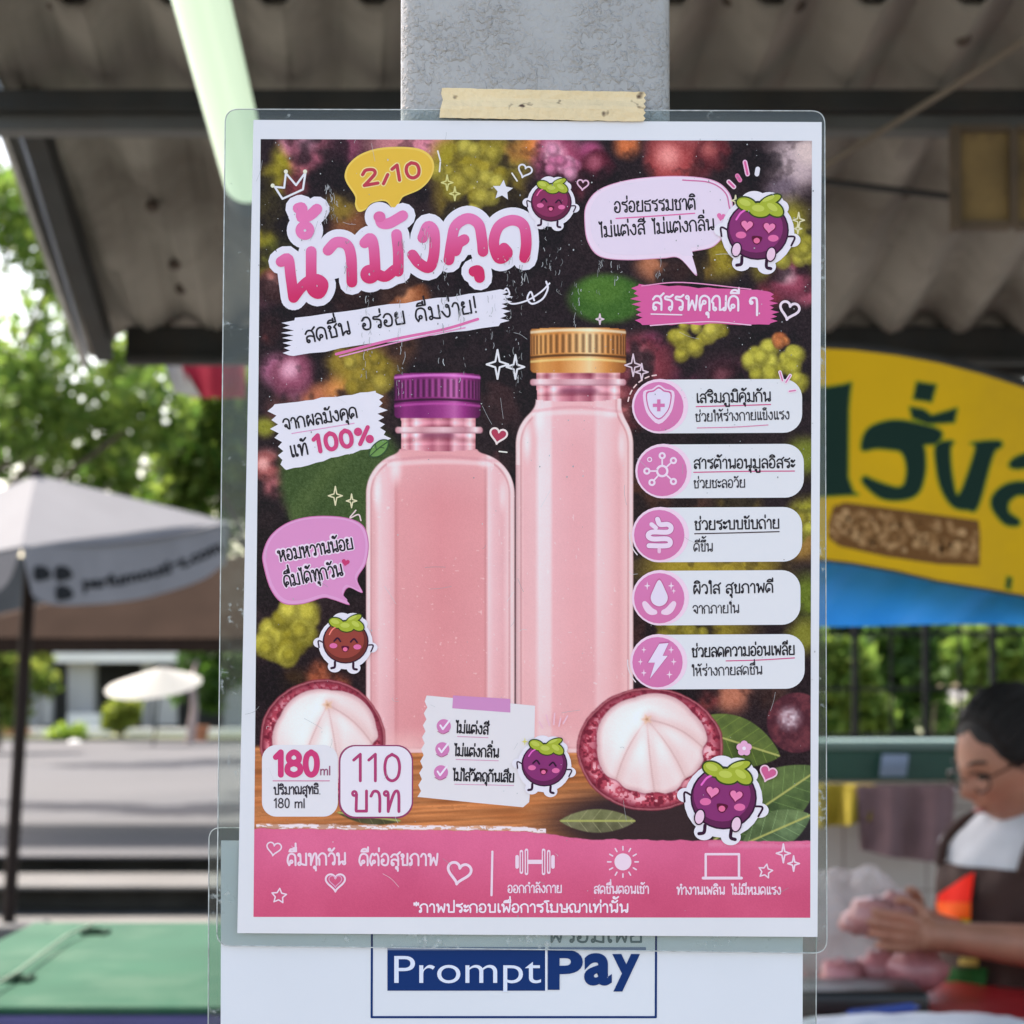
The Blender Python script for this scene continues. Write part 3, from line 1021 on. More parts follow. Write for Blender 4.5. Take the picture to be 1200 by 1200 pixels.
def one(name, fn):
    kk = Ink(PD)
    fn(kk)
    return kk.build(name, POSTER)


def crown_(k):
    k.stroke([(322, 219), (331, 233), (355, 222), (358, 202), (347, 217), (335, 203), (333, 220), (322, 219)], 2.4, (226, 224, 226), 3, smooth=False)
    for p in ((319.5, 217.5), (335, 201), (357.5, 201)):
        k.ellipse(*p, 2.4, 2.4, (230, 226, 200), 5)


one('crown_doodle', crown_)
for x, y, s, c, w in [(524, 214, 9, (214, 206, 130), 1.6), (533, 227, 8, (214, 206, 130), 1.6), (583, 427, 17, (226, 222, 222), 2.2), (604, 430, 14, (226, 222, 222), 2.2),
                      (742, 428, 13, (222, 196, 204), 1.6), (752, 436, 10, (222, 196, 204), 1.6), (703, 374, 6, (222, 196, 204), 1.6),
                      (393, 581, 11, (224, 214, 170), 1.5), (412, 587, 8, (224, 214, 170), 1.5), (862, 235, 6, (224, 214, 170), 1.5), (936, 258, 9, (224, 214, 170), 1.5), (935, 268, 6, (224, 214, 170), 1.5)]:
    one('sparkle_doodle', lambda k: k.sparkle(x, y, s, c, 3, w))
one('star_doodle', lambda k: k.sparkle(589, 223, 12.5, (226, 222, 226), 4, None, .48, .1, 5))
one('heart_doodle', lambda k: k.heart(615, 200, 8.5, .35, (226, 222, 224), 4, 2.0))
one('heart_doodle', lambda k: k.heart(683, 216, 7, .1, (226, 180, 200), 4, 1.8))
one('heart_doodle', lambda k: k.heart(925, 363, 12, .25, (232, 212, 220), 4, 3.0))


def red_heart(k):
    k.heart(584, 510, 9.5, .2, (176, 60, 84), 4)
    k.heart(584, 510, 10.5, .2, (236, 216, 210), 6, 2.2)


one('heart_doodle', red_heart)
for a, b, w in (((585, 529), (594, 530), 1.6), ((600, 203), (606, 212), 1.8), ((513, 177), (516, 188), 1.8), ((516, 190), (515, 201), 1.8)):
    one('tick_doodle', lambda k: k.stroke([a, b], w, (232, 226, 214), 4))
for a, b, c in (((854, 213), (860, 219), (236, 200, 214)), ((864, 206), (867, 211), (222, 130, 170)), ((873, 190), (876, 204), (240, 190, 214)), ((888, 198), (887, 204), WHT)):
    def ray_(k):
        k.stroke([a, b], 5.5, c, 4)
        k.stroke([a, b], 2.4, (216, 96, 150) if c != WHT else WHT, 6)
    one('tick_doodle', ray_)
one('swirl_doodle', lambda k: k.stroke([(626, 352), (622, 342), (618, 350), (624, 356), (636, 350), (642, 338), (640, 330)], 2.2, WHT, 3))
one('swirl_doodle', lambda k: k.stroke([(589, 342), (594, 338), (597, 345), (592, 349), (600, 356), (618, 352), (634, 342), (644, 332)], 2.0, WHT, 3))
one('swirl_doodle', lambda k: k.stroke([(417, 598), (410, 607), (420, 603), (423, 610)], 1.6, (232, 206, 200), 3))

# date bubble
k = Ink(PD)
yb = [(406, 214), (404, 204), (409, 192), (422, 181), (442, 174), (466, 172), (490, 174), (504, 182), (509, 195), (504, 210), (492, 222), (474, 230), (470, 234), (462, 246), (452, 236), (436, 238), (428, 246), (420, 248), (416, 240), (416, 230)]
k.fill(catmull(yb, True), (236, 200, 92), 3)
k.fill(catmull([(457 + (x - 457) * .955, 206 + (y - 206) * .93) for x, y in yb], True), (228, 184, 66), 4)
k.text('2/10', 425, 218, 493, 207, 15.5, 6.6, (240, 220, 150), 5)
k.text('2/10', 425, 218, 493, 207, 15.5, 3.9, (188, 62, 76), 7)
k.build('date_bubble', POSTER)

# title
k = Ink(PD)
TT = [[(178, 560), (203, 551), (212, 610), (222, 686)], [(222, 686), (245, 655), (275, 628), (305, 622), (326, 640), (312, 672), (286, 655), (284, 600), (284, 524)],
      [(238, 372), (252, 372), (250, 404), (278, 398), (304, 375)], [(343, 520), (372, 492), (408, 500), (424, 540), (427, 632)],
      [(472, 494), (492, 478), (504, 510), (510, 606)], [(512, 602), (545, 612), (578, 588)], [(584, 464), (590, 530), (590, 594)],
      [(526, 404), (532, 424), (560, 424), (606, 398)],
      [(676, 476), (694, 436), (716, 456), (716, 530), (700, 580), (664, 566), (640, 536)],
      [(768, 554), (778, 488), (792, 434), (834, 408), (872, 428), (884, 480), (888, 524)], [(822, 482), (802, 496), (792, 522)],
      [(856, 594), (872, 592), (876, 616)],
      [(962, 512), (974, 530), (955, 548), (938, 540), (926, 490), (944, 436), (990, 414), (1030, 432), (1040, 490), (1034, 546)], [(962, 512), (950, 534)]]
CIR = [(262, 450, 19), (490, 604, 19), (524, 402, 7)]
Z1 = lambda p: (270 + p[0] / 3, 120 + p[1] / 3)
for s in TT:
    k.stroke([Z1(p) for p in s], 30, (228, 222, 230), 3)
for cx, cy, r in CIR:
    k.ellipse(*Z1((cx, cy)), r / 3 + 15, None, (228, 222, 230), 4)
k.fill([Z1(p) for p in ((200, 560), (290, 540), (380, 520), (500, 500), (640, 480), (800, 450), (1000, 430), (1000, 520), (800, 540), (690, 560), (560, 590), (440, 600), (300, 640), (220, 660))], (228, 222, 230), 5)
TG = lambda x, y: (y - (290 - (x - 345) * .163)) / 58
for s in TT:
    k.stroke([Z1(p) for p in s], 12.6, (228, 120, 172), 6.5, col2=(206, 48, 98), grad=TG)
for cx, cy, r in CIR[:2]:
    x, y = Z1((cx, cy))
    k.ring(x, y, r / 3, 9.5, (228, 120, 172), 8, col2=(206, 48, 98), grad=TG)
x, y = Z1(CIR[2][:2])
k.ellipse(x, y, 7, 6.4, (222, 108, 160), 8)
k.build('title_lettering', POSTER)


def brush(x0, y0, x1, y1, x2, y2, x3, y3, rag, seed):
    """quadrilateral stroke of a dry brush: straight long edges, ragged short ones"""
    g = random.Random(seed)
    top = [(x0 + (x1 - x0) * t, y0 + (y1 - y0) * t + g.uniform(-1, 1)) for t in np.linspace(.03, .97, 14)]
    rt = []
    n = 15
    for i in range(n):
        t = (i + .5) / n
        rt.append((x1 + (x2 - x1) * t + (g.uniform(1, rag) if i % 2 else -g.uniform(1, rag * .8)), y1 + (y2 - y1) * t))
    bot = [(x2 + (x3 - x2) * t, y2 + (y3 - y2) * t + g.uniform(-1.2, 1.2)) for t in np.linspace(.03, .97, 14)]
    lf_ = []
    for i in range(n):
        t = (i + .5) / n
        lf_.append((x3 + (x0 - x3) * t - (g.uniform(1, rag) if i % 2 else -g.uniform(1, rag * .8)), y3 + (y0 - y3) * t))
    return top + rt + bot + lf_


k = Ink(PD)
k.fill(brush(338, 374, 594, 338, 592, 380, 336, 418, 9, 3), (228, 222, 230), 1)
k.stroke([(394, 415), (460, 398), (520, 386), (560, 374)], 3.2, PNK, 2)
k.stroke([(398, 418), (470, 400), (545, 384)], 1.6, (226, 150, 190), 2)
k.text('สดชื่น', 359, 402, 411, 391, 14.5, 2.2, BLK, 3)
k.text('อร่อย', 425, 387, 475, 379, 14.5, 2.2, BLK, 3)
k.text('ดื่มง่าย!', 488, 377, 559, 366, 15, 2.2, BLK, 3)
k.build('brush_banner', POSTER)

k = Ink(PD)
k.fill(brush(318, 474, 444, 458, 452, 520, 332, 552, 8, 5), (230, 224, 230), 1)
k.text('จากผลมังคุด', 333, 504, 419, 489, 12.5, 2.0, BLK, 3)
k.stroke([(342, 508), (415, 496)], 1.1, (222, 150, 190), 2)
k.text('แท้', 341, 536, 361, 532, 13, 2.1, BLK, 3)
k.text('100%', 369, 530, 437, 518, 16.5, 5.0, (206, 70, 120), 4)
lc = [(433, 534), (436, 524), (446, 516), (455, 517), (452, 528), (443, 535)]
k.fill(catmull(lc, True), (112, 150, 78), 5)
k.stroke(lc, 1.4, (60, 84, 52), 6, True)
k.stroke([(434, 534), (444, 525), (454, 518)], 1.2, (60, 84, 52), 7)
k.stroke([(441, 527), (440, 521)], 1.0, (60, 84, 52), 7)
k.stroke([(445, 524), (450, 525)], 1.0, (60, 84, 52), 7)
k.build('brush_banner', POSTER)

# speech bubbles
k = Ink(PD)
sb = [(686, 262), (688, 240), (704, 222), (740, 211), (790, 207), (832, 211), (852, 224), (858, 244), (852, 268), (836, 288), (812, 294), (810, 296), (816, 322), (796, 302), (776, 302), (736, 304), (704, 300), (690, 284)]
sbc = catmull(sb, True)
k.fill([(772 + (x - 772) * 1.012, 255 + (y - 255) * 1.02) for x, y in sbc], (226, 160, 190), 1)
k.fill(sbc, (236, 214, 228), 2)
k.fill([(772 + (x - 770) * .955, 254 + (y - 255) * .92) for x, y in sbc if y < 305], (230, 212, 226), 3)
k.stroke([(800, 211), (832, 214), (850, 226), (855, 244)], 1.5, (208, 110, 156), 4)
k.text('อร่อยธรรมชาติ', 720, 249, 815, 245, 12.5, 1.9, BLK, 4)
k.stroke([(722, 256), (770, 253), (814, 250)], 1.5, PNK, 4)
k.text('ไม่แต่งสี', 703, 278, 756, 274, 12.5, 1.9, BLK, 4)
k.text('ไม่แต่งกลิ่น', 765, 274, 837, 269, 12.5, 1.9, BLK, 4)
k.heart(845, 254, 5.5, .2, (224, 116, 166), 5)
k.build('speech_bubble', POSTER)

k = Ink(PD)
sb = [(310, 664), (309, 648), (318, 628), (338, 613), (366, 606), (402, 607), (424, 616), (431, 636), (428, 660), (418, 678), (424, 694), (408, 688), (402, 698), (409, 708), (390, 702), (378, 700), (354, 707), (332, 706), (318, 690)]
sbc = catmull(sb, True)
k.fill([(370 + (x - 370) * 1.018, 656 + (y - 656) * 1.02) for x, y in sbc], (206, 116, 164), 1)
k.fill(sbc, (226, 160, 202), 2)
k.fill([(370 + (x - 370) * .95, 655 + (y - 656) * .94) for x, y in sbc], (220, 144, 190), 3)
k.text('หอมหวานน้อย', 327, 658, 414, 643, 12.5, 4.4, (238, 214, 228), 4)
k.text('หอมหวานน้อย', 327, 658, 414, 643, 12.5, 2.0, BLK, 5.2)
k.text('ดื่มได้ทุกวัน', 334, 688, 402, 674, 13, 4.4, (238, 214, 228), 4)
k.text('ดื่มได้ทุกวัน', 334, 688, 402, 674, 13, 2.0, BLK, 5.2)
k.heart(405, 659, 5, .2, (200, 60, 110), 5)
k.build('speech_bubble', POSTER)

# pink heading
k = Ink(PD)
k.fill(brush(744, 333, 904, 341, 906, 380, 748, 380, 8, 8), (214, 92, 150), 1)
k.stroke([(762, 381.5), (830, 377), (880, 381)], 1.3, (236, 190, 212), 3)
k.stroke([(752, 335), (800, 331), (880, 339)], 1.3, (232, 150, 190), 3)
k.text('สรรพคุณดี', 764, 363, 866, 364, 17, 2.5, (236, 220, 230), 3)
k.text('ๆ', 877, 364, 888, 364, 15, 2.7, (236, 220, 230), 3)
k.stroke([(763, 368), (799, 369)], 1.6, (236, 214, 226), 4)
k.build('brush_banner', POSTER)

# the five benefit pills
PILLS = [(741, 444, 940, 508, 'เสริมภูมิคุ้มกัน', (816, 472, 903, 470), 'ช่วยให้ร่างกายแข็งแรง', (815, 494, 925, 491)),
         (745, 520, 942, 584, 'สารต้านอนุมูลอิสระ', (813, 549, 931, 548), 'ช่วยชะลอวัย', (813, 572, 873, 571)),
         (741, 594, 940, 659, 'ช่วยระบบขับถ่าย', (814, 621, 913, 619), 'ดีขึ้น', (813, 646, 835, 646)),
         (741, 668, 938, 733, 'ผิวใส สุขภาพดี', (812, 696, 906, 694), 'จากภายใน', (812, 719, 866, 718)),
         (739, 743, 943, 808, 'ช่วยลดความอ่อนเพลีย', (811, 770, 931, 767), 'ให้ร่างกายสดชื่น', (811, 792, 893, 790))]
for n, (x0, y0, x1, y1, t1, p1, t2, p2) in enumerate(PILLS):
    k = Ink(PD)
    ry = (y1 - y0) / 2
    k.rrect(x0 + 8, y0 + 1, x1, y1, 22, (224, 222, 223), 1, skew=-.005)
    k.ellipse(x0 + ry + .5, y0 + ry, ry + 1, ry, (240, 206, 222), 2)
    k.ellipse(x0 + ry - 1, y0 + ry + .5, ry - 3, ry - 3, (216, 124, 174), 3, col2=(212, 116, 164), grad=(y0, y1))
    ci, cj = x0 + ry - 1, y0 + ry
    k.text(t1, *p1, 10.6, 1.75, BLK, 3)
    k.text(t2, *p2, 9.2, 1.35, (52, 48, 54), 3)
    uc = (208, 90, 136) if n != 2 else (60, 40, 46)
    if n != 3:
        a0 = 0 if n < 4 else 40
        k.stroke([(p1[0] + a0, p1[1] + 4.5), ((p1[0] + p1[2]) / 2 + a0 / 2, p1[1] + 3.4), (p1[2], p1[3] + 4)], 1.3, uc, 2)
    if n == 0:
        k.stroke([(817, 501.5), (860, 500.5), (900, 498)], 1.1, (214, 130, 164), 2)
        sh = [(0, -26), (8, -21), (18, -18), (17, -2), (12, 10), (0, 20), (-12, 10), (-17, -2), (-18, -18), (-8, -21)]
        k.fill(catmull([(ci + a, cj + b + 1) for a, b in sh], True, 3), (236, 206, 224), 4)
        k.fill(catmull([(ci + a * .82, cj - 2 + b * .84 + 1) for a, b in sh], True, 3), (206, 100, 152), 5)
        k.fill(catmull([(ci + a * .74, cj - 2 + b * .76 + 1) for a, b in sh], True, 3), (226, 214, 230), 6)
        k.stroke([(ci - 7, cj - 1), (ci + 7, cj - 1)], 4, (212, 116, 166), 7, cap=False)
        k.stroke([(ci, cj - 8), (ci, cj + 6)], 4, (212, 116, 166), 8, cap=False)
        for a, b in (((914, 436), (917, 446)), ((926, 440), (921, 448)), ((925, 458.5), (932, 457.5))):
            k.stroke([a, b], 4, (240, 216, 226), 4)
            k.stroke([a, b], 1.6, (214, 120, 164), 5)
        for a in np.linspace(3.3, 4.5, 6):
            k.stroke([(ci + 36.5 * math.cos(a), cj + 36.5 * math.sin(a)), (ci + 36.5 * math.cos(a + .13), cj + 36.5 * math.sin(a + .13))], 1.6, (236, 200, 196), 4)
    elif n == 1:
        for i, a in enumerate((-1.57, -.75, .75, 2.3, 3.14, -2.4)):
            rr = 18 if i != 5 else 20
            q = (ci + rr * math.cos(a), cj + rr * math.sin(a))
            if i != 5:
                k.stroke([(ci + 6 * math.cos(a), cj + 6 * math.sin(a)), (ci + (rr - 3) * math.cos(a), cj + (rr - 3) * math.sin(a))], 1.8, (240, 216, 230), 4)
            k.ring(q[0], q[1], 3 if i != 5 else 2.4, 2.4 if i != 5 else 1.2, (240, 216, 230), 5)
        k.ring(ci, cj, 6, 2.6, (240, 216, 230), 5)
    elif n == 2:
        gut = [(ci - 2, cj - 18), (ci + 1, cj - 12), (ci + 10, cj - 12), (ci + 14, cj - 8), (ci + 10, cj - 3), (ci - 8, cj - 3), (ci - 13, cj + 1), (ci - 8, cj + 5), (ci + 9, cj + 5), (ci + 13, cj + 9), (ci + 9, cj + 13), (ci - 12, cj + 13)]
        k.stroke(gut, 7.4, (184, 90, 140), 4)
        k.stroke(gut, 5.8, (236, 212, 228), 5.2)
        k.stroke([(ci - 9, cj - 12), (ci - 4, cj - 8)], 5, (236, 212, 228), 6)
        k.stroke([(ci, cj + 17), (ci, cj + 20)], 4, (236, 190, 214), 6)
    elif n == 3:
        dr = [(0, -20), (7, -8), (10, 1), (7, 8), (0, 11), (-7, 8), (-10, 1), (-7, -8)]
        for s in (-1, 1):
            hd = [(ci + s * 3, cj + 15), (ci + s * 8, cj + 12), (ci + s * 16, cj + 4), (ci + s * 20, cj + 7), (ci + s * 16, cj + 16), (ci + s * 10, cj + 20), (ci + s * 3, cj + 19)]
            k.fill(catmull(hd, True, 4), (238, 206, 222), 4)
        k.fill(catmull([(ci + a * 1.12, cj - 1 + b * 1.1) for a, b in dr], True, 4), (202, 104, 150), 5)
        k.fill(catmull([(ci + a, cj - 1 + b) for a, b in dr], True, 4), (228, 214, 228), 6)
        for a, b, s in ((-14, -14, 5), (14, -14, 5), (17, -8, 3.5)):
            k.sparkle(ci + a, cj + b, s, (240, 214, 226), 4)
    else:
        bo = [(2, -21), (13, -22), (6, -7), (12, -7), (-9, 20), (-3, 1), (-11, 1)]
        k.fill([(ci + a * 1.1, cj + b * 1.08) for a, b in bo], (190, 96, 146), 4)
        k.fill([(ci + a, cj + b) for a, b in bo], (232, 214, 232), 5)
        for a, b, s in ((-16, -14, 4), (-20, 0, 4), (-16, 13, 4.5), (16, -14, 4.5), (19, 0, 4.5), (14, 15, 5)):
            k.sparkle(ci + a, cj + b, s, (240, 210, 224), 4)
    if n in (2, 4):
        k.stroke([(ci + 35 * math.cos(a), cj + 35 * math.sin(a)) for a in np.linspace(2.4, 3.2, 5)], 1.3, (230, 214, 214), 4)
    k.build('benefit_label', POSTER)

# note pad with three ticks, two price squares
k = Ink(PD)
nt = [(500, 815)] + [(500 + (627 - 500) * t, 815 + 12 * t) for t in (.33, .66, 1)]
nt += [(626, 880), (620, 940), (613, 946), (560, 941), (491, 934)]
for i in range(17):
    t = i / 17
    nt.append((491 + 9 * t + (1.8 if i % 2 else -1.8), 934 - 119 * t))
k.fill(nt, (228, 220, 220), 1)
k.fill([(531, 815), (598, 819), (598, 835), (530, 830)], (206, 140, 186), 2)
for y, t, x1, yy in ((851, 'ไม่แต่งสี', 572, 861), (878, 'ไม่แต่งกลิ่น', 584, 888), (905, 'ไม่ใส่วัตถุกันเสีย', 602, 917)):
    cx = 520 - (y - 851) * .06
    k.ellipse(cx, y, 8.3, 8.3, (210, 126, 176), 3)
    k.stroke([(cx - 4, y - 1), (cx - 1, y + 3.5), (cx + 7, y - 7)], 2.2, (244, 226, 236), 4, smooth=False)
    k.stroke([(cx - 7, y + 6), (cx - 1, y + 9), (cx + 6, y + 6)], .8, (176, 80, 130), 5)
    k.text(t, cx + 14, yy - 2.5, x1, yy - .5, 10, 1.75, BLK, 3)
    k.stroke([(cx + 16, yy + 2), (x1, yy + 3.5)], .9, (214, 150, 180), 2)
k.build('checklist_note', POSTER)

k = Ink(PD)
k.rrect(307, 873, 396, 957, 17, (228, 222, 224), 1)
k.text('180', 322, 908, 372, 908, 23, 6.8, (206, 62, 116), 3)
k.text('ml', 375, 908, 387, 908, 9, 1.5, (150, 80, 110), 3)
k.stroke([(320, 915), (386, 915)], 1.2, (214, 140, 168), 3)
k.text('ปริมาณสุทธิ', 321, 931, 373, 930, 8.6, 1.6, (60, 52, 60), 3)
k.text('180', 321, 946.5, 339, 946.5, 9.4, 1.5, (60, 52, 60), 3)
k.text('ml', 345, 946.5, 357, 946.5, 9.4, 1.5, (60, 52, 60), 3)
k.build('volume_square', POSTER)
k = Ink(PD)
k.rrect(397, 873, 484, 959, 19, (150, 60, 100), 2)
k.rrect(399, 874.5, 482.5, 957, 18, (232, 222, 228), 3)
k.text('110', 413, 915, 469, 915, 27, 3.4, (176, 62, 110), 4)
k.text('บาท', 412, 951, 468, 951, 24, 3.4, (176, 62, 110), 4)
k.build('price_square', POSTER)

# footer writing
k = Ink(PD)
FW = (238, 210, 222)
k.text('ดื่มทุกวัน', 337, 1014, 405, 1013, 13.5, 2.3, FW, 2)
k.text('ดีต่อสุขภาพ', 421, 1014, 513, 1014, 13.5, 2.3, FW, 2)
k.heart(321, 994, 9, .15, FW, 2, 1.7)
k.heart(393, 1033, 12, 0, FW, 2, 2.2)
k.heart(393, 1032, 8, 0, (226, 160, 190), 2, 1.2)
k.heart(538, 1022, 14.5, .2, FW, 2, 3.2)
k.sparkle(327, 1050, 9, FW, 2, 1.6, .5, .1, 5)
k.stroke([(577, 998), (576, 1049)], 2.6, FW, 2)
for x, h in ((606, 6), (611, 12), (617, 13.5), (637, 13.5), (643, 12), (648, 6)):
    k.stroke([(x, 1010 - h), (x, 1010 + h)], 4.2, FW, 2)
    if h > 8:
        k.stroke([(x, 1011 - h), (x, 1009 + h)], 1.3, (206, 88, 126), 3.2)
k.stroke([(619, 1010), (635, 1010)], 5, FW, 2, cap=False)
k.ellipse(730, 1010, 10, 10, FW, 2)
for a in np.linspace(0, 2 * math.pi, 12, endpoint=False):
    k.stroke([(730 + 14 * math.cos(a), 1010 + 14 * math.sin(a)), (730 + 18 * math.cos(a), 1010 + 18 * math.sin(a))], 1.7, FW, 2)
k.stroke([(827, 1028), (827, 1001), (866, 1001), (866, 1028)], 2.8, FW, 2, smooth=False)
k.stroke([(824, 1029), (869, 1029)], 3.4, FW, 3)
for x, y, s in ((918, 1000, 11), (930, 1012, 9)):
    k.sparkle(x, y, s, FW, 2, 1.8)
k.sparkle(897, 1021, 8.5, FW, 2, 1.6, .5, .2, 5)
k.text('ออกกำลังกาย', 595, 1046, 658, 1046, 8.6, 1.5, FW, 2)
k.text('สดชื่นตอนเช้า', 696, 1047, 760, 1047, 8.6, 1.5, FW, 2)
k.text('ทำงานเพลิน', 793, 1048, 849, 1048, 8.6, 1.5, FW, 2)
k.text('ไม่มีหมดแรง', 857, 1048, 915, 1048, 8.6, 1.5, FW, 2)
k.text('*ภาพประกอบเพื่อการโฆษณาเท่านั้น', 485, 1069, 736, 1069, 9.6, 1.9, (244, 224, 232), 2)
k.build('footer_lettering', POSTER)


# fruit stickers
def sticker(cx, cy, r, body, rot, seed, hearts=False, arms=True, ears=0):
    k = Ink(PD, 0)
    c, s = math.cos(rot), math.sin(rot)
    T = lambda x, y: (cx + r * (x * c - y * s), cy + r * (x * s + y * c))
    W = (232, 224, 230)
    LN = (52, 22, 48)
    dark = tuple(v * .72 for v in body)
    if ears:
        for q in ((-.2, -1.7), (.15, -1.75), (0, -1.5)):
            k.ellipse(*T(*q), .2 * r, .2 * r, (232, 160, 200), 1)
    k.ellipse(*T(0, .06), 1.18 * r, 1.14 * r, W, 10)
    for q, w in (((-.2, -.86), .46), ((.28, -.84), .5), ((.62, -.8), .3), ((-.42, 1.1), .3), ((.4, 1.12), .3), ((-1.14, .1), .26), ((1.14, .2), .26)):
        k.ellipse(*T(*q), w * r, w * r * .85, W, 10)
    lg = [(-.42, .9), (-.42, 1.12), (-.56, 1.18)], [(.38, .9), (.4, 1.14), (.54, 1.18)]
    for l in lg:
        k.stroke([T(*p) for p in l], max(1.4, .1 * r), LN, 12)
    if arms:
        k.stroke([T(-.92, .1), T(-1.18, .02), T(-1.14, .3)], max(1.2, .06 * r), LN, 12)
        k.stroke([T(.95, .1), T(1.2, .1), T(1.12, .38)], max(1.2, .06 * r), LN, 12)
    k.ellipse(*T(0, 0), 1.0 * r, .95 * r, LN, 12)
    k.ellipse(*T(0, 0), .95 * r, .9 * r, dark, 13)
    k.ellipse(*T(-.06, -.08), .86 * r, .8 * r, body, 14)
    k.stroke([T(-.72, -.28), T(-.6, -.5), T(-.42, -.64)], .06 * r, tuple(min(255, v * 1.5 + 30) for v in body), 15)
    for q, w, a in (((-.44, -.8), (.32, .2), .25), ((0, -.66), (.34, .22), 0), ((.45, -.74), (.32, .2), .5), ((.3, -1.0), (.36, .13), -.5)):
        k.ellipse(*T(*q), (w[0] + .05) * r, (w[1] + .05) * r, (58, 70, 30), 15, rot=rot + a)
        k.ellipse(*T(*q), w[0] * r, w[1] * r, (166, 176, 54), 17, rot=rot + a)
        k.ellipse(*T(q[0] - .06, q[1] - .05), w[0] * .6 * r, w[1] * .5 * r, (190, 198, 84), 18, rot=rot + a)
    for sx in (-1, 1):
        k.ellipse(*T(.52 * sx, .2), .17 * r, .11 * r, (226, 110, 160), 16)
        if hearts:
            k.heart(*T(.36 * sx, -.12), .24 * r, rot, (120, 30, 76), 17)
            k.heart(*T(.36 * sx, -.13), .2 * r, rot, (236, 130, 172), 18)
        else:
            k.stroke([T(.36 * sx - .14, 0), T(.36 * sx, -.14), T(.36 * sx + .14, 0)], max(1.1, .07 * r), LN, 17)
    k.fill(catmull([T(-.16, .2), T(.16, .2), T(.1, .4), T(0, .45), T(-.1, .4)], True, 4), (90, 20, 50), 17)
    k.ellipse(*T(0, .33), .1 * r, .09 * r, (232, 110, 150), 18)
    if hearts:
        for q in ((-.62, .68), (.5, .72)):
            k.ellipse(*T(*q), .17 * r, .25 * r, LN, 19, rot=.2)
            k.ellipse(*T(*q), .13 * r, .21 * r, (236, 196, 214), 20, rot=.2)
    k.build('fruit_sticker', POSTER)


PUR = (136, 50, 108)
sticker(646, 237, 24, (138, 48, 88), .08, 1)
sticker(888, 270, 36.5, PUR, .1, 2, hearts=True)
sticker(405, 752, 27, (150, 66, 56), .05, 3)
sticker(638, 896, 27, PUR, .12, 4)
sticker(848, 935, 39, PUR, .16, 5, hearts=True)


def pink_heart(k):
    k.heart(900, 906, 9.5, .35, (206, 96, 140), 20)
    k.heart(900, 906, 10.5, .35, (236, 190, 206), 22, 1.8)


one('heart_doodle', pink_heart)


def flower_(k):
    for a in range(5):
        q = (872 + 5 * math.cos(a * 1.257 - 1.57), 877 + 5 * math.sin(a * 1.257 - 1.57))
        k.ellipse(*q, 4.2, 4.2, (232, 170, 200), 20)
    k.ellipse(872, 877, 2.2, 2.2, (250, 226, 234), 22)


one('flower_doodle', flower_)
for a, b in (((632, 846), (636, 853)), ((640, 838), (644, 850)), ((650, 836), (649, 849)), ((657, 842), (655, 851)), ((665, 839), (660, 848))):
    one('tick_doodle', lambda k: k.stroke([a, b], 1.8, (238, 190, 200), 20))
one('sparkle_doodle', lambda k: k.sparkle(615, 869, 5, (216, 206, 110), 20))

# scuffs, dried drips and dust on the plastic
k = Ink(PD)
g = random.Random(11)


def streak(x, y, ln, n, w, seed):
    gg = random.Random(seed)
    for i in range(n):
        xx, yy = x + gg.gauss(0, 2.4) + 3 * math.sin(i), y + ln * gg.random() ** 1.3
        l = gg.uniform(1, 9)
        k.stroke([(xx, yy), (xx + gg.uniform(-1, 1), yy + l / 2), (xx + gg.uniform(-1.5, 1.5), yy + l)], gg.uniform(.2, w * .55), tuple([gg.uniform(110, 200)] * 3), 26)


for x, y, ln, n in ((385, 215, 40, 26), (391, 235, 20, 12), (430, 340, 100, 26), (468, 330, 130, 26), (520, 300, 130, 24), (540, 330, 120, 18), (596, 300, 130, 26), (608, 310, 150, 28), (575, 345, 60, 12),
                    (676, 330, 60, 16), (702, 300, 50, 10), (722, 305, 30, 8), (775, 300, 30, 8), (640, 260, 60, 14), (655, 290, 60, 10), (470, 280, 50, 12), (500, 260, 40, 12), (405, 275, 60, 8)):
    streak(x, y, ln, n, 1.5, int(x * 7 + y))
for i in range(420):
    x, y = g.uniform(300, 955), g.uniform(160, 560) if i < 300 else g.uniform(160, 1080)
    r = g.choice((.35, .4, .5, .5, .7, .9))
    k.ellipse(x, y, r, r * g.uniform(.7, 1.5), tuple([g.uniform(130, 215)] * 3), 27, n=6)
for i in range(60):
    x, y = g.uniform(300, 940), g.uniform(150, 1070)
    a = g.uniform(0, 6.28)
    l = g.uniform(3, 26)
    k.stroke([(x, y), (x + l * .5 * math.cos(a) + g.uniform(-2, 2), y + l * .5 * math.sin(a) + g.uniform(-2, 2)), (x + l * math.cos(a), y + l * math.sin(a))], .35, tuple([g.uniform(150, 225)] * 3), 28)
k.build('scuff_marks', POSTER)


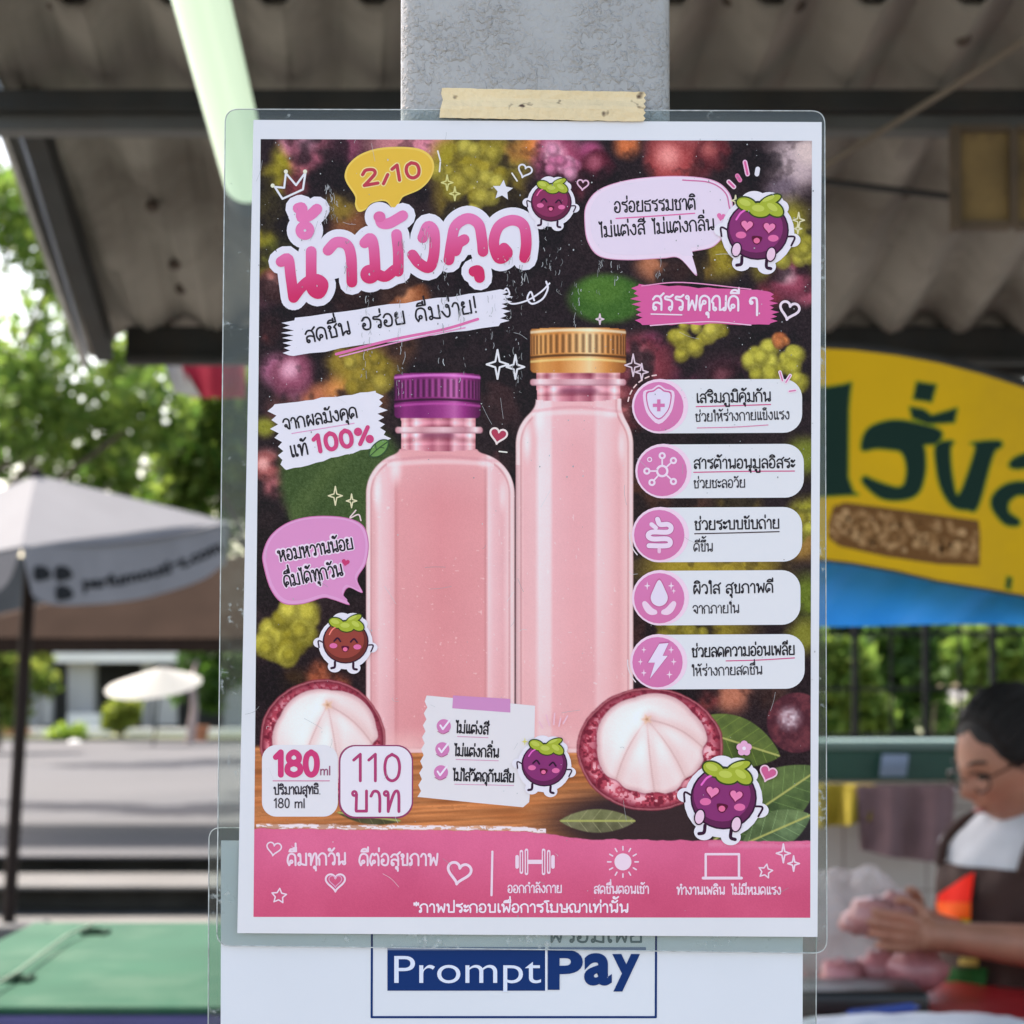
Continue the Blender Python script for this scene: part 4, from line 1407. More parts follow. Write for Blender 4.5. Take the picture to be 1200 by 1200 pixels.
# laminate pouches
def pouch_mat(name, tint, amount):
    m = bpy.data.materials.new(name)
    m.use_nodes = True
    N, K = m.node_tree.nodes, m.node_tree.links
    N.remove(N['Principled BSDF'])
    tr = N.new('ShaderNodeBsdfTransparent')
    tr.inputs[0].default_value = (*tint, 1)
    df = N.new('ShaderNodeBsdfDiffuse')
    df.inputs[0].default_value = (.62, .66, .64, 1)
    gl = N.new('ShaderNodeBsdfGlossy')
    gl.inputs['Roughness'].default_value = .12
    gl.inputs['Color'].default_value = (.6, .6, .6, 1)
    tc = N.new('ShaderNodeTexCoord')
    nz = N.new('ShaderNodeTexNoise')
    nz.inputs['Scale'].default_value = 420
    nz.inputs['Detail'].default_value = 5
    K.new(tc.outputs['Object'], nz.inputs['Vector'])
    n2 = N.new('ShaderNodeTexNoise')
    n2.inputs['Scale'].default_value = 45
    K.new(tc.outputs['Object'], n2.inputs['Vector'])
    mu = N.new('ShaderNodeMath')
    mu.operation = 'MULTIPLY'
    K.new(nz.outputs['Fac'], mu.inputs[0])
    K.new(n2.outputs['Fac'], mu.inputs[1])
    mr = N.new('ShaderNodeMapRange')
    mr.inputs[1].default_value, mr.inputs[2].default_value = .335, .46
    mr.inputs[3].default_value, mr.inputs[4].default_value = amount, .55
    K.new(mu.outputs[0], mr.inputs[0])
    bp = N.new('ShaderNodeBump')
    bp.inputs['Strength'].default_value = .25
    bp.inputs['Distance'].default_value = .002
    K.new(n2.outputs['Fac'], bp.inputs['Height'])
    K.new(bp.outputs[0], gl.inputs['Normal'])
    m1 = N.new('ShaderNodeMixShader')
    K.new(mr.outputs[0], m1.inputs[0])
    K.new(tr.outputs[0], m1.inputs[1])
    K.new(df.outputs[0], m1.inputs[2])
    fr = N.new('ShaderNodeFresnel')
    fr.inputs[0].default_value = 1.5
    m2 = N.new('ShaderNodeMixShader')
    K.new(fr.outputs[0], m2.inputs[0])
    K.new(m1.outputs[0], m2.inputs[1])
    K.new(gl.outputs[0], m2.inputs[2])
    K.new(m2.outputs[0], N['Material Output'].inputs['Surface'])
    return m


POUCH = pouch_mat('clear_pouch', (.84, .88, .865), .012)
RIM = mat('pouch_edge_highlight', (.5, .53, .52), rough=.2, var=.3, scale=300)  # pale bead round the pouch: the lit edge highlight put into its colour


def rounded(c4, rad):
    out = []
    n = len(c4)
    for i in range(n):
        p, a, b = np.array(c4[i], float), np.array(c4[i - 1], float), np.array(c4[(i + 1) % n], float)
        u, v = (a - p) / np.hypot(*(a - p)), (b - p) / np.hypot(*(b - p))
        s, e = p + u * rad, p + v * rad
        for t in np.linspace(0, 1, 8):
            out.append(tuple((1 - t) ** 2 * s + 2 * t * (1 - t) * p + t * t * e))
    return out


def pouch(outer, inner, D, th, parent, rad=16):
    o = rounded(outer, rad)
    n = len(o)
    inn = []
    for i in range(4):
        for t in range(8):
            inn.append(inner[i])
    b = MB()
    bm = b.bm
    ring = lambda pts, d: [bm.verts.new(at(x, y, d)) for x, y in pts]
    of, ob = ring(o, D), ring(o, D + th)
    cf, cb = ring(inner, D), ring(inner, D + th)
    for f, c in ((of, cf), (ob, cb)):
        for i in range(4):
            for t in range(7):
                bm.faces.new((f[i * 8 + t], f[i * 8 + t + 1], c[i]))
            j = (i + 1) % 4
            bm.faces.new((f[i * 8 + 7], f[j * 8], c[j], c[i]))
    p = b.build('laminate_pouch', POUCH, parent)
    r = MB()
    pts = [at(x, y, D + th / 2) for x, y in o]
    r.tube(pts + pts[:2], .00022, 6, caps=False)
    r.build('pouch_edge_highlight', RIM, p)
    return p


pouch([(264, 128), (966.5, 130), (969, 1117), (254, 1108)], [(297, 140.5), (963, 143), (958, 1098), (278, 1093.5)], PD, .0003, POSTER)

# ------------------------------------------------------------------ payment sign taped lower on the same post
SD = PD + .0016
SIGN = thing('payment_sign', 'white laminated payment sign with a navy blue framed logo, half hidden below the pink poster', 'sign', at(600, 1990, SD))
qsheet([(259, 985), (941, 985), (939, 1925), (257, 1925)], SD + .00004, 'paper_sheet', mat('sign_paper', (.74, .76, .80), rough=.5, var=.02, scale=20, coat=.3), SIGN)
pouch([(245, 970), (957, 970), (954, 1945), (241, 1945)], [(259, 985), (941, 985), (939, 1925), (257, 1925)], SD, .0003, SIGN, 14)
NAVY = (14, 48, 104)


def font_tris(s, bold=0.0, space=1.0):
    cu = bpy.data.curves.new('lettering', 'FONT')
    cu.body = s
    cu.offset = bold
    cu.space_character = space
    cu.resolution_u = 6
    o = bpy.data.objects.new('lettering', cu)
    COL.objects.link(o)
    dg = bpy.context.evaluated_depsgraph_get()
    me = o.evaluated_get(dg).to_mesh()
    V = [tuple(v.co) for v in me.vertices]
    Fc = [tuple(p.vertices) for p in me.polygons]
    o.evaluated_get(dg).to_mesh_clear()
    bpy.data.objects.remove(o)
    bpy.data.curves.remove(cu)
    return V, Fc


def ink_font(k, s, x0, x1, base, cap_h, col, layer, bold=0.0, space=1.0, squash=None):
    V, Fc = font_tris(s, bold, space)
    xs = [v[0] for v in V]
    a, b = min(xs), max(xs)
    sy = cap_h / .727
    lz = k.base + layer
    n0 = len(k.V)
    for v in V:
        k.V.append(k.pos(x0 + (v[0] - a) / (b - a) * (x1 - x0), base - v[1] * sy, lz))
        k.C.append(L4(col, 1.08))
    for f in Fc:
        k.Fs.append(tuple(n0 + i for i in f))


k = Ink(SD)
for y0, y1 in ((1060, 1192),):
    k.stroke([(436, y0), (435.5, y1), (768.5, y1), (769, y0)], 2.6, NAVY, 2, smooth=False)
k.stroke([(436, 1060), (769, 1060)], 2.6, NAVY, 2)
k.fill([(454, 1110), (640, 1110), (640, 1161), (454, 1161)], NAVY, 2)
k.fill([(454, 1110), (757, 1110), (757, 1113.5), (454, 1113.5)], (120, 132, 160), 3.2)
ink_font(k, 'Prompt', 462, 634, 1152, 34, (216, 222, 236), 5, -.004)
for ch, x0, y0, x1, y1 in (('P', 642, 1113, 683, 1160), ('a', 684.5, 1117, 717, 1155), ('y', 717.5, 1118, 750, 1162)):
    V, Fc = font_tris(ch, .035)
    xs, ys = [v[0] for v in V], [v[1] for v in V]
    n0 = len(k.V)
    for v in V:
        k.V.append(k.pos(x0 + (v[0] - min(xs)) / (max(xs) - min(xs)) * (x1 - x0), y1 - (v[1] - min(ys)) / (max(ys) - min(ys)) * (y1 - y0), 5))
        k.C.append(L4(NAVY, 1.08))
    for f in Fc:
        k.Fs.append(tuple(n0 + i for i in f))
k.text('พร้อมเพย์', 642, 1104, 752, 1104, 13.5, 2.6, (96, 112, 116), 3)
k.stroke([(640, 1110), (640, 1161)], 2.2, (222, 226, 236), 4.5, cap=False)
k.build('logo_lettering', SIGN)

# ------------------------------------------------------------------ grey post and the masking tape
pmt = mat('grey_gloss_paint', (.395, .388, .368), rough=.26, var=.06, scale=14, bump=.0, stain=(.30, .29, .27), stain_amt=.5, stain_scale=18)
N, K = pmt.node_tree.nodes, pmt.node_tree.links
tc = N.new('ShaderNodeTexCoord')
b1 = N.new('ShaderNodeTexNoise')
b1.inputs['Scale'].default_value = 480
b1.inputs['Detail'].default_value = 3
b1.inputs['Distortion'].default_value = .35
b2 = N.new('ShaderNodeTexNoise')
b2.inputs['Scale'].default_value = 36
K.new(tc.outputs['Object'], b1.inputs['Vector'])
K.new(tc.outputs['Object'], b2.inputs['Vector'])
mr = N.new('ShaderNodeMapRange')
mr.inputs[1].default_value, mr.inputs[2].default_value = .45, .90
K.new(b1.outputs['Fac'], mr.inputs[0])
mr2 = N.new('ShaderNodeMapRange')
mr2.inputs[1].default_value, mr2.inputs[2].default_value = .38, .62
mr2.inputs[3].default_value = .25
K.new(b2.outputs['Fac'], mr2.inputs[0])
mm = N.new('ShaderNodeMath')
mm.operation = 'MULTIPLY'
K.new(mr.outputs[0], mm.inputs[0])
K.new(mr2.outputs[0], mm.inputs[1])
bp = N.new('ShaderNodeBump')
bp.inputs['Strength'].default_value = 1.0
bp.inputs['Distance'].default_value = .0013
K.new(mm.outputs[0], bp.inputs['Height'])
K.new(bp.outputs[0], N['Principled BSDF'].inputs['Normal'])
PDD = PD + .0032
a, b = at(468, 600, PDD), at(787, 600, PDD)
POST = MB()
POST.box(a.x, PDD, -.3, b.x, PDD + .10, 2.86, .006)
po = smooth_by_angle(POST.build('grey_post', pmt))
tag(po, 'grey painted square post with lumpy gloss paint, holding the posters and taped at the top', 'post')

tm = mat('masking_tape', (.84, .67, .39), rough=.7, var=.06, scale=30, bump=.25, bscale=220, stain=(.09, .05, .03), stain_amt=0.0)
N, K = tm.node_tree.nodes, tm.node_tree.links
n2 = N.new('ShaderNodeTexNoise')
n2.inputs['Scale'].default_value = 150
n2.inputs['Detail'].default_value = 2
tc = N.new('ShaderNodeTexCoord')
K.new(tc.outputs['Object'], n2.inputs['Vector'])
rp = N.new('ShaderNodeMapRange')
rp.inputs[1].default_value, rp.inputs[2].default_value = .64, .70
K.new(n2.outputs['Fac'], rp.inputs[0])
for nd in N:
    if nd.type == 'MIX' and nd.blend_type == 'MIX':
        K.new(rp.outputs[0], nd.inputs[0])
tb = MB()
g = random.Random(4)
tp = [(518, 103)] + [(518 + (756 - 518) * t, 103 + 5 * t + g.uniform(-.5, .5)) for t in np.linspace(.1, .9, 8)] + [(756, 108)]
for i in range(9):
    tp.append((756.5 + (1.2 if i % 2 else -1.2), 109 + i * 3.6))
tp += [(755, 142.5)] + [(755 - (755 - 514) * t, 142.5 - 4 * t) for t in np.linspace(.1, .9, 6)] + [(515, 138), (516, 128), (519, 118), (517, 110)]


def tape_pt(x, y):
    d = PDD - .0002 if y < 117 else PDD - .0002 + (PD - .0006 - PDD + .0002) * min(1, (y - 117) / 8)
    return at(x, y, d)


bm = tb.bm
NXT, NYT = 40, 10
grid = []
for j in range(NYT + 1):
    v = j / NYT
    row = []
    for i in range(NXT + 1):
        u = i / NXT
        x0 = np.interp(v, [0, .2, .4, .7, 1], [518, 517, 519, 516, 515])
        x1 = 756 - v + (1.3 if j % 2 else -1.3)
        y = (103 + 5 * u) * (1 - v) + (138 + 4.5 * u) * v + (g.uniform(-.4, .4) if j in (0, NYT) else 0)
        row.append(bm.verts.new(tape_pt(x0 + (x1 - x0) * u, y)))
    grid.append(row)
for j in range(NYT):
    for i in range(NXT):
        bm.faces.new((grid[j][i], grid[j][i + 1], grid[j + 1][i + 1], grid[j + 1][i]))
ext = bmesh.ops.extrude_face_region(bm, geom=bm.faces[:])
for v in ext['geom']:
    if isinstance(v, bmesh.types.BMVert):
        v.co.y -= .00015
to = tb.build('masking_tape', tm)
tag(to, 'strip of cream masking tape holding the pink poster to the grey post', 'tape')

# ------------------------------------------------------------------ ground, road, steps
gm = mat('concrete_ground', (.13, .125, .118), rough=.9, var=.18, scale=1.2, stain=(.08, .075, .07), stain_amt=.5, stain_scale=.7, bump=.2, bscale=20)
road_m = mat('asphalt_road', (.046, .045, .051), rough=.85, var=.12, scale=.35, stain=(.034, .033, .038), stain_amt=.45, stain_scale=.12, bump=.15, bscale=30)
step_m = mat('concrete_step', (.10, .097, .094), rough=.9, var=.2, scale=2.0, stain=(.07, .065, .06), stain_amt=.5, stain_scale=1.0)


def slab(name, x0, y0, z0, x1, y1, z1, m, bev=0):
    b = MB()
    b.box(x0, y0, z0, x1, y1, z1, bev)
    return structure(b.build(name, m))


slab('ground', -300, -80, -.5, 300, 600, -.3, gm)
recess_shade = mat('shaded_concrete', (.045, .043, .04), rough=.95, var=.3, scale=3)  # dark colour puts extra shade into the recesses under the overhanging slabs
slab('pavement', -60, 15.9, -.105, 60, 17.03, -.07, step_m, .02)
slab('pavement_base', -60, 16.3, -.29, 60, 17.5, -.107, recess_shade)
slab('road', -120, 17.003, .036, 120, 50.5, .07, road_m, .02)
slab('road_base', -120, 17.4, -.13, 120, 50.4, .034, recess_shade)
slab('verge', -200, 50.503, -.29, 200, 160, .16, mat('verge_ground', (.16, .17, .09), rough=.95, var=.3, scale=.5))
slab('floor', -.15, .3, -.29, 4.5, 6.4, -.10, mat('stall_floor', (.24, .235, .225), rough=.7, var=.2, scale=3))

# ------------------------------------------------------------------ the tin-and-cement roof of the stalls
ZR = lambda D: 3.028 - .176 * D
roof_m = mat('weathered_roof_sheet', (.20, .185, .158), rough=.85, var=.22, scale=2.4, stain=(.055, .042, .030), stain_amt=.75, stain_scale=1.7, bump=.2, bscale=40)
steel = mat('dark_primer_steel', (.022, .024, .024), rough=.7, spec=.2, var=.25, scale=9, stain=(.04, .03, .02), stain_amt=.4, stain_scale=5)
lsteel = mat('pale_steel', (.055, .058, .056), rough=.6, var=.2, scale=7, stain=(.035, .028, .02), stain_amt=.5, stain_scale=5)
RX0, RX1 = -.80, 3.4
ROOF = thing('market_roof', 'low corrugated cement roof over the stalls, stained brown underneath, on dark steel purlins', 'roof', (1.2, 3.0, ZR(3.0)))


def corr(x):
    ph = (x + .02) / .148 % 1.0
    s = math.sin(ph * 2 * math.pi)
    return .029 * (1.18 * s if abs(s) < .8 else math.copysign(.95, s))


def roof_sheet(d0, d1, dz0, dz1, ragged=0.0, seed=0):
    b = MB()
    nx = int((RX1 - RX0) / .0123)
    gg = random.Random(seed)

    def fn(u, v):
        D = d0 + (d1 - d0) * v
        x0 = -.835 - .092 * (D - 3.3)           # the verge is cut slightly askew
        x = x0 + (RX1 - x0) * u
        return Vector((x, D, ZR(D) + .05 + dz0 + (dz1 - dz0) * v + corr(x)))
    b.sheet(fn, nx, 3, (0, 0, .008))
    return smooth_by_angle(b.build('roof_sheet', roof_m, ROOF), 50)


roof_sheet(.45, 3.16, 0, .0)
roof_sheet(3.02, 4.62, -.020, .0)
bb = MB()
# purlins
def purlin(D, py0, py1, m=steel, lip=True, x0=RX0 - .045, x1=RX1):
    b = MB()
    zt, zb = at(600, py0, D).z, at(600, py1, D).z
    b.box(x0, D, zb, x1, D + .05, zt, .003)
    if lip:
        b.box(x0, D - .012, zb + .004, x1, D - .0005, zb + .018, .002)
    return b.build('purlin', m, ROOF)


purlin(3.22, 104, 128, steel, False)
purlin(3.25, 131, 152, lsteel, False)
purlin(4.46, 382, 425, steel)
purlin(1.9, -330, -270, x0=-.68)
# the rafter along the left verge and a barge strip
b = MB()
for D0, D1, dx, w, h, dz in ((3.31, 4.45, .0, .05, .085, .0),):
    p = lambda D, x, z: Vector((x, D, ZR(D) + z))
    vx = lambda D: -.80 - .092 * (D - 3.3)
    b.prism([p(D0, vx(D0), .02), p(D1, vx(D1), .02), p(D1, vx(D1), -.045), p(D0, vx(D0), -.045)], (.036, 0, 0))
b.build('rafter', steel, ROOF)
b = MB()
vx = lambda D: -.852 - .092 * (D - 3.3)
b.prism([p(.45, vx(.45), .09), p(4.63, vx(4.63), .09), p(4.63, vx(4.63), -.0), p(.45, vx(.45), -.0)], (.012, 0, 0))
b.build('barge_board', mat('grey_barge', (.34, .34, .33), rough=.8, var=.2, scale=5, stain=(.12, .11, .1), stain_amt=.5), ROOF)
b = MB()
for px, D in ((60, 3.1), (178, 3.75), (204, 4.05), (212, 4.25), (1062, 3.8), (936, 3.1), (856, 3.1), (1130, 3.12)):
    q = at(px, 400, D)
    z = ZR(D) + .04 + corr(q.x)
    b.ball((q.x, D, z - .004), .013, .016, .012, 10)
b.build('bolt', mat('rusty_bolt', (.05, .035, .025), rough=.8), ROOF)
ROOF.children[-1]['kind'] = 'stuff'

# dark wall gap above the yellow sign (a beam across the far end of the roof)
b = MB()
b.pbox(980, 400, 2100, 440, 4.55, .06)
bo = b.build('rear_beam', steel, ROOF)

# pale tube lamp
TL_ = thing('tube_lamp', 'bright pale green fluorescent tube slanting under the roof at the upper left', 'lamp', at(262, 90, 2.3))
em = bpy.data.materials.new('tube_glow')
em.use_nodes = True
pb = em.node_tree.nodes['Principled BSDF']
pb.inputs['Base Color'].default_value = (.5, .62, .48, 1)
pb.inputs['Roughness'].default_value = .3
pb.inputs['Emission Color'].default_value = (.78, 1.0, .72, 1)
pb.inputs['Emission Strength'].default_value = .17
b = MB()
d0, d1 = at(208, -110, 2.0), at(290, 212, 2.7)
b.tube([d0, (d0 + d1) / 2, d1], .031, 20)
smooth_by_angle(b.build('glass_tube', em, TL_))
for q, s in ((d0, -1), (d1, 1)):
    b = MB()
    e = (d1 - d0).normalized()
    b.tube([q, q + e * s * .05], .032, 16)
    b.build('end_cap', lsteel, TL_)

# stained panel and cables at the right
pn = thing('wall_panel', 'stained yellow-brown framed panel hanging from the roof at the upper right', 'panel', at(1190, 262, 3.1))
b = MB()
b.pbox(1122, 152, 1226, 262, 3.1, .012)
b.build('board', mat('stained_board', (.17, .115, .04), rough=.75, var=.3, scale=12, stain=(.045, .028, .014), stain_amt=.85, stain_scale=9), pn)
b = MB()
for r in ((1116, 146, 1126, 268), (1184, 150, 1193, 264), (1226, 146, 1236, 268)):
    b.pbox(*r, 3.09, .022)
for r in ((1126.3, 146, 1183.6, 154), (1126.3, 258, 1183.6, 268), (1193.4, 146, 1225.6, 154), (1193.4, 258, 1225.6, 268)):
    b.pbox(*r, 3.092, .02)
b.build('frame', mat('brown_frame', (.085, .06, .035), rough=.7, var=.3, scale=14), pn)
b = MB()
b.tube([at(1230, 28, 2.9), at(1120, 100, 2.95), at(1010, 168, 3.0), at(930, 216, 3.04)], .005, 8)
tag(b.build('slanting_rod', mat('brown_rod', (.14, .115, .085), rough=.8)), 'thin brown rod slanting down under the roof at the upper right', 'rod')
b = MB()
b.tube([at(930, 207, 3.42), at(968, 213, 3.42), at(1118, 231, 3.42), at(1300, 255, 3.42)], .006, 8)
tag(b.build('black_cable', mat('black_rubber', (.012, .012, .012), rough=.6)), 'thin black cable stretched straight under the roof left of the stained panel', 'cable')

# red and white cloth hanging from the eave at the left
fl = thing('eave_banner', 'red and white cloth banner hanging from the roof eave at the left', 'banner', at(232, 425, 4.7))
b = MB()
fn = lambda u, v: at(212 + 75 * u + 12 * v * (1 - u), 426 + 40 * v, 4.70 + .02 * math.sin(u * 9 + v))
b.sheet(fn, 16, 8, (0, .004, 0))
b.build('red_cloth', mat('red_cloth', (.42, .02, .05), rough=.85), fl)
b = MB()
fn = lambda u, v: at(192 + 20 * u + 12 * v + 12 * v * u, 426 + (34 + 6 * u) * v, 4.705 + .02 * math.sin(u * 2 + v + 7))
b.sheet(fn, 8, 8, (0, .004, 0))
b.build('white_cloth', mat('white_cloth_strip', (.4, .4, .38), rough=.85), fl)

# ------------------------------------------------------------------ yellow shop sign
YS = 2.5
sg = thing('shop_sign', 'big yellow sign board with dark green lettering and a picture of a crumbly bar', 'sign', at(1100, 690, YS))
top = [(900, 409), (930, 406), (965, 406), (1000, 408), (1050, 414), (1100, 423), (1150, 436), (1200, 452), (1260, 476), (1330, 520), (1380, 570), (1400, 620)]
bot = [(1396, 690), (1360, 716), (1300, 716), (1250, 708), (1200, 697), (1150, 688), (1100, 680), (1050, 668), (1000, 659), (965, 655), (930, 652), (900, 650)]
b = MB()
b.prism([at(x, y, YS) for x, y in top + bot], (0, .012, 0))
b.build('board', mat('yellow_board', (.64, .39, .004), rough=.7, spec=.2, var=.08, scale=5, stain=(.42, .26, .02), stain_amt=.35, stain_scale=4), sg)
b = MB()
edge = [at(x, y, YS + .005) for x, y in top]
b.tube(edge, .007, 6)
b.tube([at(x, y, YS + .005) for x, y in reversed(bot)], .004, 6)
b.build('edge_trim', mat('dark_trim', (.02, .02, .018), rough=.6), sg)
INKM = attr_mat('sign_paint', rough=.7, spec=.2)
k = Ink(YS)
LZ_old = LZ
LZ = 1.5e-4
DG, HG = (12, 42, 34), (120, 134, 20)
Zs = lambda x, y: (900 + x / 3, 380 + y / 3)


def heavy(pts, w, smooth=True):
    P = [Zs(*p) for p in pts]
    k.stroke(P, w + 5, HG, 1, smooth=smooth)
    k.stroke(P, w, DG, 3, smooth=smooth)


def heavyfill(pts):
    P = [Zs(*p) for p in pts]
    k.stroke(P, 4.5, HG, 1, closed=True, smooth=False)
    k.fill(P, DG, 3)


heavyfill([(150, 222), (210, 222), (262, 214), (292, 206), (286, 250), (282, 300), (280, 540), (300, 592), (316, 598), (150, 606)])
heavyfill([(40, 400), (110, 410), (150, 560), (150, 606), (60, 600)])
heavyfill([(524, 204), (590, 214), (574, 272), (512, 262)])
heavyfill([(500, 292), (546, 300), (576, 322), (664, 296), (654, 344), (560, 350), (508, 328)])
heavyfill(catmull([(330, 440), (348, 372), (420, 340), (500, 343), (606, 374), (594, 418), (548, 424), (552, 450), (552, 520), (530, 590), (480, 616), (400, 612), (336, 560), (340, 536), (380, 552), (450, 574), (480, 560), (488, 500), (470, 450), (430, 440), (380, 436)], True, 4))
heavyfill(catmull([(592, 424), (650, 412), (640, 440), (648, 540), (672, 600), (730, 440), (716, 418), (810, 410), (820, 430), (790, 460), (738, 640), (700, 652), (650, 640), (610, 580), (592, 500)], True, 4))
heavyfill(catmull([(850, 500), (870, 468), (960, 440), (1040, 420), (1030, 470), (900, 506)], True, 4))
heavyfill(catmull([(786, 640), (800, 590), (860, 556), (960, 560), (1060, 600), (1080, 760), (1010, 770), (1000, 650), (900, 600), (850, 620), (846, 660), (884, 690), (876, 708), (830, 700)], True, 4))
heavyfill([(842, 890), (856, 894), (850, 930), (838, 926)])
# crumbly bar picture
bar = [(212, 700), (230, 640), (270, 626), (500, 656), (740, 690), (746, 740), (744, 850), (600, 844), (420, 818), (250, 780), (212, 750)]
k.fill([Zs(*p) for p in bar], (106, 72, 36), 1)
g = random.Random(5)
for i in range(150):
    x = g.uniform(225, 735)
    y0_ = np.interp(x, [212, 270, 740], [680, 640, 700])
    y1_ = np.interp(x, [212, 420, 744], [752, 806, 838])
    y = g.uniform(y0_ + 14, y1_ - 14)
    q = Zs(x, y)
    t = g.random()
    col = tuple(int(a + (c - a) * t) for a, c in zip((112, 76, 40), (186, 150, 106)))
    k.ellipse(*q, g.uniform(2.5, 7.5), g.uniform(2, 5), col, 3, rot=g.uniform(0, 3), n=9)
k.build('sign_lettering', sg, INKM)
LZ = LZ_old

# blue cloth below the sign
b = MB()


def tarp(u, v):
    x = 880 + 480 * u
    y0 = 650 + 30 * max(0, (u - .3)) - 14 * math.exp(-((u - .62) / .07) ** 2)
    y1 = 732 + 8 * math.sin(u * 9) * .3 + 6 * u
    q = at(x, y0 + (y1 - y0) * v, 2.62)
    return q + Vector((0, -.05 * v + .008 * math.sin(u * 19 + v * 5) + .004 * math.sin(u * 47 + v * 9), 0))


b.sheet(tarp, 60, 10, (0, .004, 0))
tag(smooth_by_angle(b.build('blue_tarpaulin', mat('blue_tarp', (.03, .34, .95), rough=.5, var=.12, scale=9), None)), 'bright blue tarpaulin strip hanging beneath the yellow sign', 'tarpaulin')

# ------------------------------------------------------------------ the street side at the left
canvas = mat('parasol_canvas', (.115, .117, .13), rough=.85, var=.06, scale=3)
UD = 14.4
um = thing('market_parasol', 'large white square parasol with printed flap and dark pole standing left of the posters', 'parasol', at(8, 1115, UD))
AP, FC, RC, LC, BC = at(42, 558, 14.4), at(25, 642, 13.0), at(270, 614, 14.7), at(-190, 660, 14.2), at(-20, 622, 16.2)


def face(b, A, P, Q, n=8, sag=.05):
    def fn(u, v):
        e = P + (Q - P) * u
        q = A + (e - A) * v
        q = q.copy()
        q.z -= sag * math.sin(math.pi * u) * v
        return q
    b.sheet(fn, n, n, (0, 0, .012))


b = MB()
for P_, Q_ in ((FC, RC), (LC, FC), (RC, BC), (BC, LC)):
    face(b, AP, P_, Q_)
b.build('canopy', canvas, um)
VT = [(25, 642), (80, 633), (140, 626), (210, 617), (268, 616)]
VB = [(38, 698), (60, 708), (95, 709), (163, 702), (233, 681), (264, 660)]
VDF = lambda x, y: 12.98 + max(0, (x - 24)) / 245 * 1.7 - .10 * (y - 630) / 80


def curve_at(pts, t):
    c = catmull(pts, False, 10)
    i = min(len(c) - 2, int(t * (len(c) - 1)))
    f = t * (len(c) - 1) - i
    return c[i] * (1 - f) + c[i + 1] * f


def val(u, v):
    p = curve_at(VT, u) * (1 - v) + curve_at(VB, u) * v
    return at(p[0], p[1], VDF(*p))


b = MB()
b.sheet(val, 30, 8, (0, .01, 0))
lt, lb = [(25, 642), (-60, 650), (-190, 662)], [(24, 646), (2, 690), (-60, 716), (-190, 730)]
b.sheet(lambda u, v: (lambda p: at(p[0], p[1], 13.0 + (25 - p[0]) / 215 * 1.2))(curve_at(lt, u) * (1 - v) + curve_at(lb, u) * v), 14, 6, (0, .01, 0))
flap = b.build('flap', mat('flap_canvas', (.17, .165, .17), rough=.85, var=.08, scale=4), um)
b = MB()
b.tube([at(8, 1115, UD), at(24, 850, UD), at(42, 562, UD)], .046, 10)
b.ball(at(42, 556, UD), .05, .05, .06, 10)
b.build('pole', mat('brown_pole', (.016, .010, .008), rough=.6, spec=.15), um)
b = MB()
b.box(at(8, 1115, UD).x - .25, UD - .25, -.30, at(8, 1115, UD).x + .25, UD + .25, -.18, .02)
b.build('base_block', step_m, um)
LZ = 3e-3
k = Ink(VDF)
for x, y in ((50, 672), (75, 672), (76, 695)):
    k.fill(catmull([(x - 9.5, y - 8), (x + 3, y - 8), (x + 10, y - 1), (x + 9, y + 5), (x + 2, y + 8), (x - 9.5, y + 8)], True, 3), (12, 13, 16), 2)
k.build('logo_mark', flap, INKM)
k = Ink(VDF)
V, Fc = font_tris('parfumoutlet.com', .045)
xm = max(v[0] for v in V)
path = catmull([(97, 690), (130, 687), (165, 680), (200, 671), (232, 658), (262, 645)], False, 8)
n0 = len(k.V)
for v in V:
    t = v[0] / xm * (len(path) - 1)
    i = min(len(path) - 2, int(t))
    q = path[i] + (path[i + 1] - path[i]) * (t - i)
    e = path[i + 1] - path[i]
    e = e / np.hypot(*e)
    q = q + np.array([e[1], -e[0]]) * v[1] * 20
    k.V.append(k.pos(q[0], q[1], 2))
    k.C.append(L4((14, 14, 18)))
for f in Fc:
    k.Fs.append(tuple(n0 + i for i in f))
fl_ = k.build('lettering', flap, INKM)
LZ = LZ_old

bp_ = thing('brown_parasol', 'wide brown parasol standing behind the white market parasol', 'parasol', at(330, 1000, 20))
b = MB()
A2 = at(330, 640, 20)
C2 = [at(-90, 748, 18.6), at(760, 748, 18.6), at(740, 738, 21.6), at(-70, 738, 21.6)]
for i in range(4):
    face(b, A2, C2[i], C2[(i + 1) % 4], 6, .02)
b.build('canopy', mat('brown_canvas', (.030, .019, .014), rough=.95, spec=.03, var=.15, scale=2), bp_)
b = MB()
for i in range(4):
    P_, Q_ = C2[i], C2[(i + 1) % 4]
    b.sheet(lambda u, v: P_ + (Q_ - P_) * u + Vector((0, 0, -.13 * v - .0)), 6, 2, (0, .01, 0))
b.build('flap', mat('brown_flap', (.030, .020, .015), rough=.95, spec=.03), bp_)
b = MB()
b.tube([Vector((A2.x - .0, 20, .07)), A2], .03, 8)
b.build('pole', steel, bp_)
bp_.location = (A2.x, 20, .07)
for c in bp_.children:
    c.matrix_parent_inverse = Matrix.Translation(-bp_.location)

